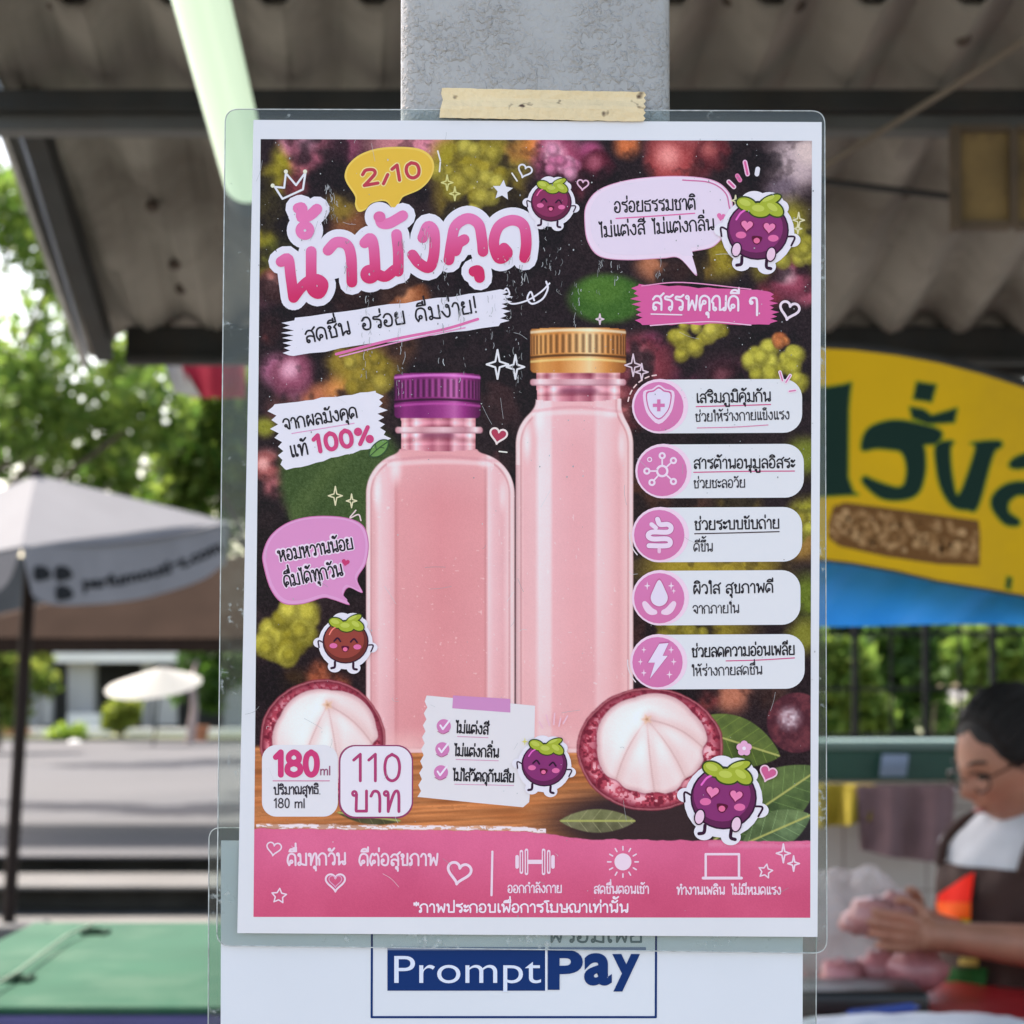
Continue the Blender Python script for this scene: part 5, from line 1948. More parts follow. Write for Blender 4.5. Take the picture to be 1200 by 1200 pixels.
# far building across the road
fb = thing('street_building', 'low open building across the road with pale fascia, grey columns and dark openings', 'building', at(150, 866, 58))
wl = mat('building_pale', (.68, .68, .66), rough=.8, var=.1, scale=.4)
gl_ = mat('building_grey', (.34, .34, .34), rough=.8, var=.15, scale=.5)
dk = mat('building_dark', (.03, .032, .034), rough=.6, var=.4, scale=.6)
b = MB()
b.box(at(-300, 0, 60).x, 60, 0, at(330, 0, 60).x, 60.4, 5.2)
b.build('back_wall', dk, fb)
b = MB()
a, c = at(62, 776, 56), at(330, 757, 56)
b.box(a.x, 56, a.z, c.x, 60, c.z)
b.build('fascia', wl, fb)
b = MB()
a, c = at(-300, 750, 56), at(60, 735, 56)
b.box(a.x, 56, a.z, c.x, 60, c.z)
b.build('fascia', gl_, fb)
for x0, x1, m in ((33, 49, gl_), (79, 110, gl_), (166, 178, gl_), (262, 284, gl_), (-60, -40, gl_)):
    b = MB()
    a, c = at(x0, 868, 56.5), at(x1, 776.3, 56.5)
    b.box(a.x, 56.5, .1, c.x, 57.1, c.z)
    b.build('column', m, fb)
for x0, x1, y0, y1, m in ((79, 116, 836, 858, wl), (180, 206, 812, 850, gl_), (50, 60, 800, 850, gl_)):
    b = MB()
    b.pbox(x0, y0, x1, y1, 56.0, .4)
    b.build('panel', m, fb)
b = MB()
a, c = at(30, 870, 52.2), at(330, 853, 52.2)
for x0, x1 in ((30, 62), (66, 126), (148, 178), (184, 262), (264, 330)):
    a, c = at(x0, 870, 52.2), at(x1, 854, 52.2)
    b.box(a.x, 52.2, .1, c.x, 52.6, c.z)
tag(b.build('planter_wall', wl), 'low white planter wall along the far side of the road', 'wall')
b = MB()
b.pbox(-200, 852, 29, 874, 51.6, .5)
tag(b.build('brick_wall', mat('orange_brick', (.34, .16, .07), rough=.85, var=.25, scale=2)), 'low orange brick wall at the far left across the road', 'wall')
# far parasol
fp = thing('far_parasol', 'small bright white parasol tilted in front of the building across the road', 'parasol', at(182, 868, 47))
b = MB()
ap = at(199, 775, 47)
cen = at(180, 804, 47)
ring = []
for i in range(28):
    a = 2 * math.pi * i / 28
    ring.append(cen + Vector((1.1, 0, .09)) * math.cos(a) + Vector((0, .85, .30)) * math.sin(a))
ap = cen + Vector((.22, -.15, .42))
for i in range(28):
    P_, Q_ = ring[i], ring[(i + 1) % 28]
    face(b, ap, P_, Q_, 3, 0)
b.build('canopy', mat('white_canvas', (.34, .33, .30), rough=.8, var=.03), fp)
b = MB()
b.tube([Vector((cen.x, 47, .07)), ap], .025, 8)
b.build('pole', steel, fp)
b = MB()
q = at(236, 866, 50)
b.tube([(q.x, 50, .08), (q.x, 50, .45)], .13, 14, r2=.2)
tag(b.build('terracotta_pot', mat('terracotta', (.42, .17, .08), rough=.8)), 'terracotta pot beside the pale trunk across the road', 'pot')
b = MB()
b.ball(at(88, 873, 49.5), .22, .18, .13, 10, jit=.08, seed=3)
tag(b.build('white_stone', wl), 'white stone on the far kerb in front of the low bush', 'stone')


# ------------------------------------------------------------------ trees and bushes: many leaf faces spread through the crown
def foliage(name, blobs, n, s, c1, c2, seed, parent=None, droop=.3):
    r = np.random.default_rng(seed)
    vol = np.array([b_[3] * b_[4] * b_[5] for b_ in blobs])
    pick = r.choice(len(blobs), n, p=vol / vol.sum())
    B = np.array(blobs)[pick]
    d = r.normal(size=(n, 3))
    d /= np.linalg.norm(d, axis=1)[:, None]
    rad = r.random(n) ** (1 / 2.4)
    clump = r.normal(size=(n, 3)) * .10
    P_ = B[:, :3] + (d * rad[:, None] + clump) * B[:, 3:6]
    u = r.normal(size=(n, 3))
    u[:, 2] -= droop
    u /= np.linalg.norm(u, axis=1)[:, None]
    w = np.cross(u, r.normal(size=(n, 3)) + np.array([0, 0, 1.2]))
    w /= np.maximum(np.linalg.norm(w, axis=1), 1e-6)[:, None]
    L = s * r.uniform(.6, 1.4, n)[:, None]
    Wd = L * .42
    nrm = np.cross(u, w) * L * .12
    V = np.stack([P_ - u * L, P_ + w * Wd + nrm, P_ + u * L, P_ - w * Wd + nrm], 1).reshape(-1, 3)
    t = np.clip(r.normal(.5, .3, n) + .25 * (r.random(len(blobs))[pick] - .5), 0, 1)[:, None]
    c = np.array(c1) * (1 - t) + np.array(c2) * t
    return obj(name, mesh_np(name, V, np.arange(n * 4).reshape(-1, 4), np.repeat(c, 4, 0)), LEAF, parent)


bark = mat('bark', (.10, .075, .055), rough=.9, var=.35, scale=6, bump=.4, bscale=30)


def tree(label, base, height, crown, n, s, c1, c2, seed, tr=.16, bm_=None, group='trees behind the stalls'):
    t = thing('leafy_tree', label, 'tree', base, group)
    base = Vector(base)
    b = MB()
    r = random.Random(seed)
    topv = base + Vector((r.uniform(-.3, .3), r.uniform(-.2, .2), height * .62))
    b.tube([base - Vector((0, 0, .1)), base.lerp(topv, .5) + Vector((.1, 0, 0)), topv], tr, 9, r2=tr * .55)
    for c in crown:
        q = Vector(c[:3])
        m = base.lerp(topv, r.uniform(.55, 1.0))
        b.tube([m, m.lerp(q, .55) + Vector((0, 0, .2)), q], tr * .4, 6, r2=tr * .1)
    b.build('trunk', bm_ or bark, t)
    foliage('crown', crown, n, s, c1, c2, seed, t)
    return t


def cb(px, py, D, rpx, dep=None, ry=None):
    q = at(px, py, D)
    r = rpx * D / F
    return (q.x, q.y, q.z, r, (dep or r), (ry or rpx) * D / F)


LG, DGn, YG = (.10, .195, .035), (.03, .075, .016), (.22, .30, .05)
tree('tall bright green tree with drooping sprays, nearest behind the white parasol', at(-70, 960, 26), 7,
     [cb(40, 470, 25, 70), cb(120, 500, 26, 60), cb(70, 300, 26, 55), cb(180, 480, 25, 55), cb(150, 430, 27, 50), cb(-60, 450, 26, 70), cb(20, 250, 27, 60), cb(-20, 240, 26, 50)],
     3300, .13, LG, YG, 31)
tree('darker green tree with dense leaves on the right, just left of the pink poster', at(330, 950, 28), 7,
     [cb(230, 540, 28, 52), cb(265, 470, 28, 50), cb(200, 600, 28, 46), cb(290, 560, 29, 60), cb(240, 640, 28.5, 40), cb(330, 480, 30, 70)],
     5200, .13, (.04, .10, .012), YG, 32)
tree('shaded tree further back with sky showing through its crown', at(340, 930, 38), 9,
     [cb(30, 520, 38, 60), cb(110, 560, 39, 60), cb(-30, 420, 39, 60), cb(60, 380, 40, 50), cb(160, 560, 39, 50), cb(250, 500, 40, 60), cb(180, 620, 40, 60)],
     2700, .17, LG, YG, 33)
tree('yellow green tree at the far left, low behind the dark parasol pole', at(-8, 872, 42), 3.5,
     [cb(8, 790, 42, 34), cb(-20, 770, 42, 34), cb(48, 800, 42, 22), cb(40, 770, 43, 22), cb(14, 835, 42, 24)], 2600, .12, LG, (.24, .26, .04), 34)
tree('small tree with pale pinkish trunk across the road', at(222, 868, 49), 2.5,
     [cb(248, 800, 49.5, 22), cb(206, 815, 48.8, 10), cb(250, 822, 49.5, 16), cb(238, 772, 50, 28), cb(270, 780, 50, 26)], 1800, .14, (.03, .08, .014), (.12, .24, .03), 35, tr=.12,
     bm_=mat('pale_bark', (.40, .31, .28), rough=.9, var=.2, scale=4))


def bush(label, base, crown, n, s, c1, c2, seed, grp='bushes across the road'):
    t = thing('leafy_bush', label, 'bush', base, grp)
    b = MB()
    for c in crown:
        b.tube([Vector(base), Vector(c[:3])], .03, 5, r2=.01)
    b.build('stems', bark, t)
    foliage('leaves', crown, n, s, c1, c2, seed, t, droop=0)
    return t


bush('rounded yellow green bush under the small white parasol', at(142, 866, 51), [cb(142, 836, 51, 20), cb(156, 830, 51, 12), cb(130, 846, 51, 12)], 900, .11, (.16, .22, .03), (.34, .38, .06), 41)
bush('low lime bush spilling over the planter wall beside the dark pole', at(76, 872, 50.6), [cb(70, 864, 50.6, 16), cb(90, 862, 50.6, 14)], 500, .10, (.16, .28, .03), (.34, .42, .06), 42)

# ------------------------------------------------------------------ green chest in the left foreground
CZ = 1.05
ch = thing('green_chest', 'big ice chest with a worn green lid and violet blue body, at the lower left', 'cooler', (-.5, 3.3, -.3))
lid_m = mat('green_plastic', (.024, .078, .048), rough=.8, spec=.1, var=.14, scale=4, stain=(.05, .105, .07), stain_amt=.8, stain_scale=7, bump=.08, bscale=14)
b = MB()
b.box(-.90, 2.86, CZ - .012, -.10, 3.86, CZ, .005)
lid = smooth_by_angle(b.build('lid', lid_m, ch))
b = MB()
b.box(-.89, 2.855, -.3, -.11, 3.85, CZ - .0122, .01)
b.build('body', mat('violet_blue_plastic', (.055, .05, .16), rough=.6, var=.1), ch)
for px, py in ((112, 1093), (20, 1148)):
    D = .45 * F / (py - 800)
    q = at(px, py, D)
    b = MB()
    b.box(q.x - .024, D - .024, CZ + .0002, q.x + .024, D + .024, CZ + .007, .003)
    b.box(q.x - .012, D - .016, CZ + .0072, q.x + .012, D - .006, CZ + .012, .002)
    b.build('latch', mat('dark_green_plastic', (.010, .035, .02), rough=.8, spec=.1), lid)
b = MB()
pts = []
for x, y in ((-30, 1178), (20, 1148), (50, 1125), (80, 1103), (108, 1091)):
    D = .45 * F / (y - 800)
    q = at(x, y, D)
    pts.append((q.x, D, CZ + .0125))
b.tube(pts, .003, 6)
tag(b.build('white_rope', mat('white_rope', (.13, .2, .14), rough=.8)), 'pale rope lying across the green chest lid', 'rope')

# ------------------------------------------------------------------ the stall at the right
WD = 4.95
tile = mat('white_tile', (.34, .32, .30), rough=.35, var=.06, scale=3, stain=(.22, .2, .18), stain_amt=.35, stain_scale=2)
N, K = tile.node_tree.nodes, tile.node_tree.links
br = N.new('ShaderNodeTexBrick')
br.offset = 0
br.inputs['Scale'].default_value = 1.0
br.inputs['Brick Width'].default_value = .2
br.inputs['Row Height'].default_value = .2
br.inputs['Mortar Size'].default_value = .003
br.inputs['Color1'].default_value = br.inputs['Color2'].default_value = (1, 1, 1, 1)
br.inputs['Mortar'].default_value = (.55, .52, .5, 1)
tc = N.new('ShaderNodeTexCoord')
mp = N.new('ShaderNodeMapping')
mp.inputs['Rotation'].default_value = (R(90), 0, 0)
K.new(tc.outputs['Object'], mp.inputs[0])
K.new(mp.outputs[0], br.inputs['Vector'])
bs = N['Principled BSDF'].inputs['Base Color'].links[0].from_socket
ml = N.new('ShaderNodeMix')
ml.data_type = 'RGBA'
ml.blend_type = 'MULTIPLY'
ml.inputs[0].default_value = 1
K.new(bs, ml.inputs[6])
K.new(br.outputs['Color'], ml.inputs[7])
K.new(ml.outputs[2], N['Principled BSDF'].inputs['Base Color'])
b = MB()
a, c = at(905, 1000, WD), at(905, 915, WD)
b.box(a.x, WD, -.1, 3.6, WD + .1, c.z)
tag(b.build('tiled_wall', tile), 'low wall of pale square tiles behind the woman', 'wall')
lw = thing('green_ledge', 'dark green painted ledge with a pale top edge along the tiled wall', 'ledge', at(1000, 915, WD))
b = MB()
a, c = at(905, 914.5, WD - .03), at(905, 879, WD - .03)
b.box(a.x, WD - .03, a.z, 3.6, WD + .12, c.z, .004)
b.build('fascia', mat('green_paint', (.006, .060, .042), rough=.5, var=.15), lw)
b = MB()
c2 = at(905, 868, WD - .05)
b.box(a.x, WD - .05, c.z + .001, 3.6, WD + .14, c2.z, .004)
b.build('top_edge', mat('pale_green_top', (.10, .17, .155), rough=.4, var=.1), lw)  # paler green than the fascia below
b = MB()
b.sheet(lambda u, v: at(1034 + 31 * u - 3 * v, 884 + 26 * v, WD - .06 - .01 * math.sin(v * 3)), 6, 6, (0, .004, 0))
tag(b.build('blue_tag', mat('blue_tag', (.16, .22, .32), rough=.6)), 'small pale blue tag hanging on the green ledge', 'tag')

# towels
def towel(name, label, x0, x1, y0, y1, D, m, seed, taper=0.0):
    b = MB()
    r = random.Random(seed)
    ph = r.uniform(0, 6)

    def fn(u, v):
        xx = x0 + (x1 - x0) * u
        yb = y0 + (y1 - y0) * (1 + .10 * math.sin(u * 3 + ph) * v)
        q = at(xx + taper * v * (u - .5), y0 + (yb - y0) * v, D)
        return q + Vector((0, .022 * math.sin(u * 14 + ph + v) * (.3 + v) - .02 * v, 0))
    b.sheet(fn, 36, 14, (0, .008, 0))
    return tag(smooth_by_angle(b.build(name, m), 70), label, 'towel', 'towels on the rail')


b = MB()
b.tube([at(900, 921, WD - .12), at(1300, 921, WD - .12)], .008, 8)
tag(b.build('towel_rail', steel), 'thin rail carrying the yellow and mauve towels below the green ledge', 'rail')
towel('hanging_towel', 'yellow towel hanging on the rail beside the poster', 935, 1026, 919, 964, WD - .15, mat('yellow_cloth', (.34, .26, .02), rough=.95, var=.15, scale=20, bump=.3, bscale=150), 1, -16)
towel('hanging_towel', 'mauve towel hanging on the rail behind the woman', 1004, 1120, 921, 1000, WD - .165, mat('mauve_cloth', (.16, .10, .11), rough=.95, var=.15, scale=20, bump=.3, bscale=150), 2, -8)

# iron fence and plants behind
iron = mat('black_iron', (.007, .008, .008), rough=.7, spec=.2)
fn_ = thing('iron_fence', 'dark iron fence with upright posts in front of the bright plants behind the stall', 'fence', at(1100, 868, 6.0))
for x in (1003, 1086, 1165, 1250, 930):
    b = MB()
    b.pbox(x - 3.2, 715, x + 3.2, 868, 6.0, .02)
    b.build('post', iron, fn_)
for y in (742, 807, 862):
    b = MB()
    b.pbox(880, y - 2.5, 1500, y + 2.5, 6.024, .015)
    b.build('rail', iron, fn_)
for x in (915, 960, 1045, 1125, 1208, 1290):
    b = MB()
    b.pbox(x - 1.2, 716, x + 1.2, 866, 6.058, .006)
    b.build('bar', iron, fn_)
for i, (px, base_px, lab, c1, c2, cr, s) in enumerate((
        (985, 985, 'bright climbing plant at the left of the iron fence, next to the poster', LG, YG, [cb(985, 790, 7.2, 40), cb(950, 760, 7.2, 34), cb(1010, 840, 7.3, 36), cb(960, 850, 7.2, 30)], .045),
        (1070, 1070, 'dense leafy plant behind the middle of the iron fence', DGn, LG, [cb(1060, 790, 7.6, 44), cb(1050, 740, 7.6, 40), cb(1100, 760, 7.8, 36), cb(1040, 850, 7.5, 34)], .045),
        (1160, 1160, 'lit leafy plant behind the iron fence above the head of the woman', LG, YG, [cb(1150, 770, 7.4, 44), cb(1190, 760, 7.4, 50), cb(1170, 830, 7.6, 40), cb(1220, 800, 7.5, 50)], .045))):
    t = thing('climbing_plant', lab, 'plant', at(base_px, 1200, 7.4), 'plants behind the iron fence')
    b = MB()
    for c in cr:
        b.tube([at(base_px, 1200, 7.4), Vector(c[:3])], .012, 5, r2=.004)
    b.build('stem', bark, t)
    foliage('leaves', cr, 1500, s, c1, c2, 50 + i, t)
tree('dark tree with thick trunk beyond the iron fence', at(1020, 1050, 12), 4, [cb(1000, 720, 12, 70), cb(1100, 730, 12, 60), cb(1190, 720, 12, 70), cb(960, 800, 12.5, 30), cb(1090, 830, 12.5, 24)], 3800, .09, DGn, LG, 60, tr=.10)
tree('sunlit tree far beyond the iron fence on the right', at(1150, 960, 22), 6, [cb(1150, 700, 22, 80), cb(1040, 700, 22, 70), cb(1250, 740, 22, 80), cb(960, 740, 22, 60), cb(1120, 860, 22, 30)], 4000, .14, LG, YG, 61, tr=.14)

# counter with its clutter
TZ = .96
tb_ = thing('stall_counter', 'counter with a red plastic cloth in front of the woman', 'table', (1.2, 3.2, -.1))
b = MB()
b.box(.30, 2.75, TZ - .04, 2.3, 3.72, TZ, .008)
b.build('red_top', mat('red_cloth_top', (.40, .012, .02), rough=.35, var=.1, scale=6, bump=.15, bscale=12), tb_)
for x, y in ((.36, 2.82), (2.24, 2.82), (.36, 3.65), (2.24, 3.65)):
    b = MB()
    b.box(x - .025, y - .025, -.1, x + .025, y + .025, TZ - .041)
    b.build('leg', steel, tb_)


def on_table(px, py, z=TZ):
    D = (CAM_Z - z) * F / (py - 800)
    return at(px, py, D)


b = MB()
q = on_table(1010, 1186)
b.box(q.x - .12, q.y - .06, TZ + .0005, q.x + .10, q.y + .10, TZ + .045, .012)
tag(smooth_by_angle(b.build('black_tray', mat('black_plastic', (.012, .014, .014), rough=.35))), 'black plastic tray on the red counter under the clear bags', 'tray')
bagm = mat('plastic_film', (.75, .72, .72), rough=.15, var=.05, alpha=.38, bump=.6, bscale=30)
pinkm = mat('pink_fruit', (.42, .16, .17), rough=.45, var=.2, scale=25, coat=.3)


def lumps(name, label, cat, spots, m, seed, group=None):
    b = MB()
    for i, (c, r) in enumerate(spots):
        vs = b.ball(c, r, r * .9, r * .8, 14)
        g = random.Random(seed + i)
        ph = [g.uniform(0, 6) for _ in range(4)]
        for v in vs:
            d = v.co - Vector(c)
            v.co = Vector(c) + d * (1 + .09 * math.sin(d.x * 260 + ph[0]) + .08 * math.sin(d.z * 230 + ph[1]) + .07 * math.sin(d.y * 240 + ph[2]))
    return tag(b.build(name, m, None, True), label, cat, group)


q = on_table(1075, 1170)
lumps('pink_fruit_pile', 'pieces of pink fruit piled on the red counter beside the clear bag', 'fruit', [((q.x, q.y, TZ + .05), .05), ((q.x - .06, q.y + .03, TZ + .045), .045), ((q.x - .13, q.y, TZ + .04), .04), ((q.x + .0, q.y + .07, TZ + .075), .05)], pinkm, 1)


def crumple(name, label, cat, c, rx, ry, rz, m, seed, amp=.22):
    b = MB()
    vs = b.ball(c, rx, ry, rz, 40)
    g = random.Random(seed)
    wv = [(Vector((g.gauss(0, 1), g.gauss(0, 1), g.gauss(0, 1))) * g.uniform(2, 7), g.uniform(0, 6)) for _ in range(9)]
    for v in vs:
        d = Vector(((v.co.x - c[0]) / rx, (v.co.y - c[1]) / ry, (v.co.z - c[2]) / rz))
        f = 1 + amp * sum(abs(math.sin(d.dot(w) + p)) - .6 for w, p in wv) / 3
        v.co = Vector(c) + (v.co - Vector(c)) * f
        v.co.z = max(v.co.z, c[2] - rz * .8)
    return tag(b.build(name, m, None, True), label, cat)


q = on_table(1000, 1160)
crumple('clear_bag', 'crumpled clear plastic bag standing on the red counter next to the sign edge', 'bag', (q.x, q.y + .02, TZ + .10), .12, .09, .11, bagm, 3)
q = on_table(1035, 1245)
crumple('white_bag', 'crumpled white plastic bag lying on the near edge of the counter', 'bag', (q.x + .05, q.y + .02, TZ + .03), .21, .10, .035, mat('white_film', (.62, .66, .72), rough=.4, var=.05, bump=.4, bscale=24), 4, .15)
b = MB()
a, c = at(996, 1189, 3.02), at(1068, 1181, 3.08)
b.tube([a, c], .0075, 8)
b.tube([c, c + (c - a) * .12], .007, 8, r2=.002)
tag(b.build('blue_pen', mat('blue_pen', (.01, .05, .30), rough=.35)), 'blue pen lying on the white plastic bag', 'pen')

# ------------------------------------------------------------------ the woman at the counter
SKIN = mat('skin', (.40, .19, .12), rough=.5, var=.14, scale=22, stain=(.42, .15, .10), stain_amt=.4, stain_scale=14)
WD_ = 3.78
fw = Vector((-.86, -.50, 0)).normalized()
lf_v = Vector((-fw.y, fw.x, 0))            # her left
UPV = Vector((0, 0, 1))
chest = at(1196, 1045, WD_)
PERSON = thing('person', 'woman with glasses, white shirt and brown apron, looking down at the fruit she peels', 'person', (chest.x + .02, WD_, -.1))
neck = at(1192, 968, WD_ - .02)
headc = at(1180, 890, WD_ - .06)


def skin_mesh(verts, edges, radii, sub=1):
    me = bpy.data.meshes.new('tmp')
    me.from_pydata([tuple(v) for v in verts], edges, [])
    o = bpy.data.objects.new('tmp', me)
    COL.objects.link(o)
    o.modifiers.new('s', 'SKIN')
    for i, r in enumerate(radii):
        sv = me.skin_vertices[0].data[i]
        sv.radius = (r, r)
        sv.use_root = (i == 0)
    if sub:
        m = o.modifiers.new('u', 'SUBSURF')
        m.levels = m.render_levels = sub
    dg = bpy.context.evaluated_depsgraph_get()
    out = bpy.data.meshes.new_from_object(o.evaluated_get(dg))
    bpy.data.objects.remove(o)
    return out


V_, E_, R_ = [], [], []


def node(p, r, par=None):
    V_.append(Vector(p))
    R_.append(r)
    if par is not None:
        E_.append((par, len(V_) - 1))
    return len(V_) - 1


pel = Vector((chest.x + .03, chest.y + .04, .80))
n0 = node(pel, .12)
n1 = node(pel.lerp(chest, .5), .11, n0)
n2 = node(chest, .11, n1)
n3 = node(chest.lerp(neck, .62), .075, n2)
n4 = node(neck, .052, n3)
n5 = node(neck.lerp(headc, .5) + Vector((.0, .01, 0)), .050, n4)
for s in (-1, 1):                           # legs down to the floor
    hp = node(pel + lf_v * .09 * s + Vector((0, 0, -.06)), .085, n0)
    kn = node(Vector((pel.x + lf_v.x * .1 * s, pel.y + lf_v.y * .1 * s, .36)) + fw * .02, .058, hp)
    an = node(Vector((pel.x + lf_v.x * .1 * s, pel.y + lf_v.y * .1 * s, -.03)), .04, kn)
    node(Vector((pel.x + lf_v.x * .1 * s, pel.y + lf_v.y * .1 * s, -.065)) + fw * .13, .03, an)
sh = {}
ARM = {}
for s, nm, el, wr in ((1, 'near', at(1292, 1118, 3.56), at(1112, 1098, 3.44)), (-1, 'far', at(1176, 1118, 3.98), at(1104, 1088, 3.66))):
    sp_ = chest + lf_v * (.165 if s > 0 else .125) * s + Vector((0, 0, .065))
    a = node(chest.lerp(sp_, .55) + Vector((0, 0, .03)), .065, n3)
    b_ = node(sp_, .055, a)
    c = node(el, .042, b_)
    m = node(Vector(el).lerp(wr, .4), .042, c)
    w = node(wr, .027, m)
    ARM[nm] = (sp_, el, wr, w)
hands = {'near': (at(1074, 1094, 3.42), at(1040, 1084, 3.40)), 'far': (at(1070, 1078, 3.58), at(1040, 1066, 3.50))}
chains = []
for nm, (palm, tip) in hands.items():
    wr, w = ARM[nm][2], ARM[nm][3]
    d = (palm - wr).normalized()
    p1 = node(Vector(wr).lerp(palm, .6), .030, w)
    p2 = node(palm, .034, p1)
    side = Vector((0, -.25, 1)).normalized()
    curl = Vector((0, .5 if nm == 'near' else -.5, 0))
    for q in range(4):
        off = side * (.028 - .019 * q)
        ln = (.062, .070, .066, .052)[q]
        chains.append([palm + off * .6 - d * .01, palm + off + d * .022, palm + off + d * (.022 + ln * .45) + curl * .012, palm + off * 1.02 + d * (.022 + ln * .8) + curl * .038, palm + off + d * (.022 + ln) + curl * .062])
    chains.append([palm + side * .012 - d * .03, palm + side * .042 - d * .012 + curl * .03, palm + side * .056 + d * .018 + curl * .05, palm + side * .050 + d * .040 + curl * .062])
bm = bmesh.new()
tmp = skin_mesh(V_, E_, R_, 2)
bm.from_mesh(tmp)
for c in chains:
    rr = [.0105, .0098, .0092, .0086, .0075][:len(c)]
    bm.from_mesh(skin_mesh(c, [(i, i + 1) for i in range(len(c) - 1)], rr, 1))
# head
hf = Vector((-.86, -.36, -.36)).normalized()
hl = UPV.cross(hf).normalized()
hu = hf.cross(hl).normalized()
HM = Matrix((( hf.x, hl.x, hu.x), (hf.y, hl.y, hu.y), (hf.z, hl.z, hu.z)))
hb = bmesh.new()
bmesh.ops.create_uvsphere(hb, u_segments=64, v_segments=44, radius=1)
for v in hb.verts:
    x, y, z = v.co
    jaw = max(0, -z - .15)
    r = Vector((x * (.094 - .004 * jaw), y * (.074 - .028 * jaw), z * .112))
    if x > 0:
        r.x += .012 * jaw                                # chin forward
    fr = max(0, x)
    G2 = lambda y0, z0, sy, sz: math.exp(-((y - y0) / sy) ** 2 - ((z - z0) / sz) ** 2) * (fr ** .5)
    r.x += .022 * G2(0, -.22, .16, .15) + .012 * G2(0, -.02, .10, .2) + .005 * G2(0, .18, .5, .10)
    r.x -= .010 * (G2(.38, .02, .22, .12) + G2(-.38, .02, .22, .12))
    r.x += .008 * G2(0, -.50, .26, .06) + .007 * G2(0, -.62, .24, .05) - .004 * G2(0, -.56, .3, .025)
    r.x += .006 * (G2(.45, -.25, .25, .2) + G2(-.45, -.25, .25, .2))
    v.co = headc + HM @ r
for s in (-1, 1):                                        # ears
    for (ox, oz, rx, rz) in ((-.005, .0, .018, .03), (-.004, -.024, .011, .013)):
        e = bmesh.ops.create_uvsphere(hb, u_segments=12, v_segments=8, radius=1)
        for v in e['verts']:
            v.co = headc + HM @ Vector((ox + v.co.x * rx, s * (.075 + v.co.y * .009), oz + v.co.z * rz))
tm_ = bpy.data.meshes.new('tmp')
hb.to_mesh(tm_)
bm.from_mesh(tm_)
me = bpy.data.meshes.new('tmp')
bm.to_mesh(me)
o = bpy.data.objects.new('tmp', me)
COL.objects.link(o)
rm = o.modifiers.new('r', 'REMESH')
rm.mode = 'VOXEL'
rm.voxel_size = .0045
sm = o.modifiers.new('sm', 'SMOOTH')
sm.iterations = 2
dg = bpy.context.evaluated_depsgraph_get()
body = bpy.data.meshes.new_from_object(o.evaluated_get(dg))
bpy.data.objects.remove(o)
obj('body', body, SKIN, PERSON, True)

# hair: cap and bun
hm = mat('black_hair', (.008, .007, .007), rough=.7, var=.3, scale=40, bump=.4, bscale=120)
b = MB()
r = bmesh.ops.create_uvsphere(b.bm, u_segments=48, v_segments=32, radius=1)
for v in r['verts']:
    x, y, z = v.co
    q = Vector((x * .101 - .020, y * .084, z * .112 + .022))
    if z < 0:
        q.x -= .02 * -z
        q.y *= 1 + .2 * z
    q *= 1 + .012 * math.sin(y * 40)
    v.co = headc + HM @ q
b.ball(headc + HM @ Vector((-.125, 0, -.01)), .045, .045, .045, 16)
rs = random.Random(3)
for i in range(110):
    a = -math.pi * .98 + 2 * math.pi * .98 * i / 109
    st = Vector((.45 * abs(math.cos(a / 2)) + .35, math.sin(a) * .8, math.cos(a) * .75)).normalized()
    en = Vector((-1, rs.uniform(-.2, .2), rs.uniform(-.1, .25))).normalized()
    pts = []
    for t in np.linspace(0, 1, 9):
        d = (st * (1 - t) + en * t + Vector((0, math.sin(a) * .5, math.cos(a) * .45 + .2)) * math.sin(math.pi * t) * .7).normalized()
        q = Vector((d.x * .1035 - .020, d.y * .0865, d.z * .1145 + .022))
        if d.z < 0:
            q.x += .02 * d.z
            q.y *= 1 + .2 * d.z
        pts.append(headc + HM @ (q * rs.uniform(.992, 1.008)))
    b.tube(pts, rs.uniform(.0016, .0034), 5)
b.build('hair', hm, PERSON, True)
# brows, eyes, mouth
for s in (-1, 1):
    b = MB()
    pts = [headc + HM @ Vector((.0945 - .012 * abs(t - .4) - .010 * t, s * (.014 + .036 * t), .026 + .004 * math.sin(t * 3))) for t in np.linspace(0, 1, 6)]
    b.tube(pts, .003, 6)
    b.build('eyebrow', hm, PERSON)
    b = MB()
    b.ball(headc + HM @ Vector((.078, s * .031, .0)), .011, .014, .007, 12, rot=HM)
    b.build('eye', mat('dark_eye', (.02, .015, .012), rough=.2), PERSON)
    b = MB()
    rim = [headc + HM @ Vector((.099 - .010 * abs(math.cos(a)), s * (.034 + .027 * math.cos(a)), -.004 + .019 * math.sin(a))) for a in np.linspace(0, 2 * math.pi, 20)]
    b.tube(rim, .0022, 6, caps=False)
    b.tube([headc + HM @ Vector((.088, s * .061, .003)), headc + HM @ Vector((.04, s * .077, .008)), headc + HM @ Vector((-.01, s * .082, .004))], .002, 6)
    if s == 1:
        b.tube([headc + HM @ Vector((.100, -.008, .0)), headc + HM @ Vector((.104, 0, .003)), headc + HM @ Vector((.100, .008, .0))], .002, 6)
    b.build('eyeglasses', mat('brown_frames', (.035, .014, .010), rough=.25), PERSON)
b = MB()
b.ball(headc + HM @ Vector((.089, 0, -.063)), .006, .020, .005, 12, rot=HM)
b.build('mouth', mat('lips', (.26, .07, .06), rough=.45), PERSON)

# shirt: lofted trunk with sleeves
PROF = [(-.34, .165, .135), (-.2, .158, .125), (-.08, .160, .122), (.02, .170, .118), (.07, .172, .105), (.105, .140, .088), (.13, .095, .072), (.15, .066, .062)]


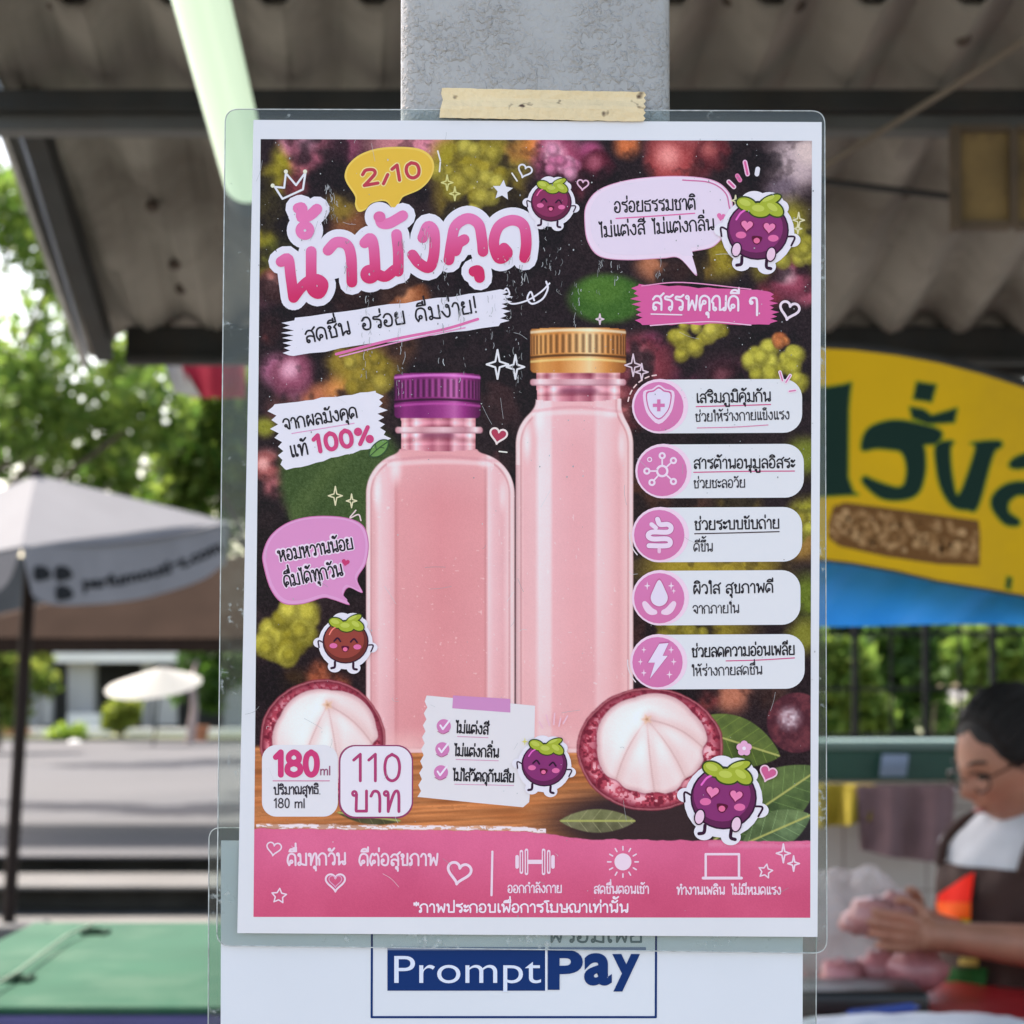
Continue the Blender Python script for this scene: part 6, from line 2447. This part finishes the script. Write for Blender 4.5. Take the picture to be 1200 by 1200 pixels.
def trunk_pt(z, th, off=0.0):
    w = np.interp(z, [p_[0] for p_ in PROF], [p_[1] for p_ in PROF]) + off
    d = np.interp(z, [p_[0] for p_ in PROF], [p_[2] for p_ in PROF]) + off
    ax = chest.lerp(neck, max(0, min(1, z / .15)) * .55)
    c = Vector((ax.x, ax.y, chest.z + z))
    d += .006 * math.sin(th * 5 + z * 31) * math.sin(z * 43 + th * 2) + .004 * math.sin(th * 9 - z * 60)
    return c + fw * d * math.cos(th) + lf_v * w * math.sin(th)


shirt = mat('white_shirt', (.60, .62, .66), rough=.9, var=.05, scale=20, bump=.4, bscale=26)
b = MB()
b.sheet(lambda u, v: trunk_pt(-.34 + .49 * v, u * 2 * math.pi), 40, 22)
for nm in ('near', 'far'):
    s_, e_, w_, _ = ARM[nm]
    b.tube([s_.lerp(chest, .25) + Vector((0, 0, .0)), s_ + Vector((0, 0, .004)), Vector(s_).lerp(e_, .34), Vector(s_).lerp(e_, .62)], .068, 18, r2=.062)
b.build('shirt', shirt, PERSON, True)
# apron
apm = mat('brown_apron', (.050, .025, .020), rough=.85, var=.12, scale=16, bump=.3, bscale=30)
b = MB()


def apron(u, v):
    z = .052 - .42 * v
    wd = np.interp(v, [0, .25, .45, 1], [.72, .80, 1.35, 1.7])
    p_ = trunk_pt(max(z, -.34), (u - .5) * 2 * wd, .012 + .004 * math.sin(u * 17 + v * 3))
    p_.z = chest.z + z
    return p_


b.sheet(apron, 36, 26, (0.004, 0.004, 0))
for s in (-1, 1):
    pts = [trunk_pt(.045, s * .62, .015), trunk_pt(.09, s * .72, .012), trunk_pt(.13, s * 1.1, .012), trunk_pt(.15, s * 1.9, .012), trunk_pt(.15, s * 3.0, .012)]
    q = [Vector(p_) for p_ in catmull(pts, False, 5)]
    b.tube(q, .010, 8)
b.build('apron', apm, PERSON, True)
# woven picture on the apron
k_V, k_C, k_F = [], [], []


def patch(poly, col, off):
    """polygon given in (side angle, height) on the trunk"""
    n = len(k_V)
    for th, z in poly:
        k_V.append(tuple(trunk_pt(z, th, off)))
        k_C.append(L4(col))
    for t in tessellate_polygon([[Vector((p_[0], p_[1], 0)) for p_ in poly]]):
        k_F.append(tuple(n + i for i in t))


def strip(t0, t1, z0a, z0b, z1a, z1b, col, off):
    m = 8
    for i in range(m):
        a, c = i / m, (i + 1) / m
        l = lambda p0, p1, t: p0 + (p1 - p0) * t
        patch([(l(t0, t1, a), l(z0a, z0b, a)), (l(t0, t1, c), l(z0a, z0b, c)), (l(t0, t1, c), l(z1a, z1b, c)), (l(t0, t1, a), l(z1a, z1b, a))], col, off)


strip(-.5, .12, -.040, -.040, -.020, -.010, (250, 96, 10), .022)
strip(-.5, .12, -.070, -.070, -.0405, -.0405, (214, 190, 20), .022)
strip(-.42, .12, -.0195, -.0095, -.008, .045, (246, 34, 12), .022)
me = bpy.data.meshes.new('apron_print')
me.from_pydata(k_V, [], k_F)
a = me.color_attributes.new('Col', 'FLOAT_COLOR', 'POINT')
a.data.foreach_set('color', np.array(k_C, dtype=np.float32).ravel())
obj('apron_print', me, INKM, PERSON)
k_V, k_C, k_F = [], [], []
strip(-.3, .3, -.165, -.165, -.135, -.125, (30, 96, 40), .022)
strip(-.0, .22, -.124, -.122, -.110, -.108, (190, 176, 90), .0235)
me = bpy.data.meshes.new('apron_print')
me.from_pydata(k_V, [], k_F)
a = me.color_attributes.new('Col', 'FLOAT_COLOR', 'POINT')
a.data.foreach_set('color', np.array(k_C, dtype=np.float32).ravel())
obj('apron_print', me, INKM, PERSON)
b = MB()
for s in (-1, 1):
    c = Vector((pel.x + lf_v.x * .1 * s, pel.y + lf_v.y * .1 * s, 0))
    b.tube([c + Vector((0, 0, -.06)), c + Vector((0, 0, .36)), pel + lf_v * .09 * s + Vector((0, 0, .02))], .085, 14, r2=.135)
b.build('trousers', mat('dark_trousers', (.03, .03, .04), rough=.9), PERSON, True)

q = at(1022, 1074, 3.45)
lumps('held_fruit', 'peeled pink fruit held in both hands of the woman', 'fruit', [((q.x, q.y, q.z), .040), ((q.x + .042, q.y + .02, q.z + .012), .034), ((q.x - .020, q.y + .02, q.z - .012), .030)], mat('pale_pink_flesh', (.46, .22, .21), rough=.4, var=.15, scale=30, coat=.3), 9)
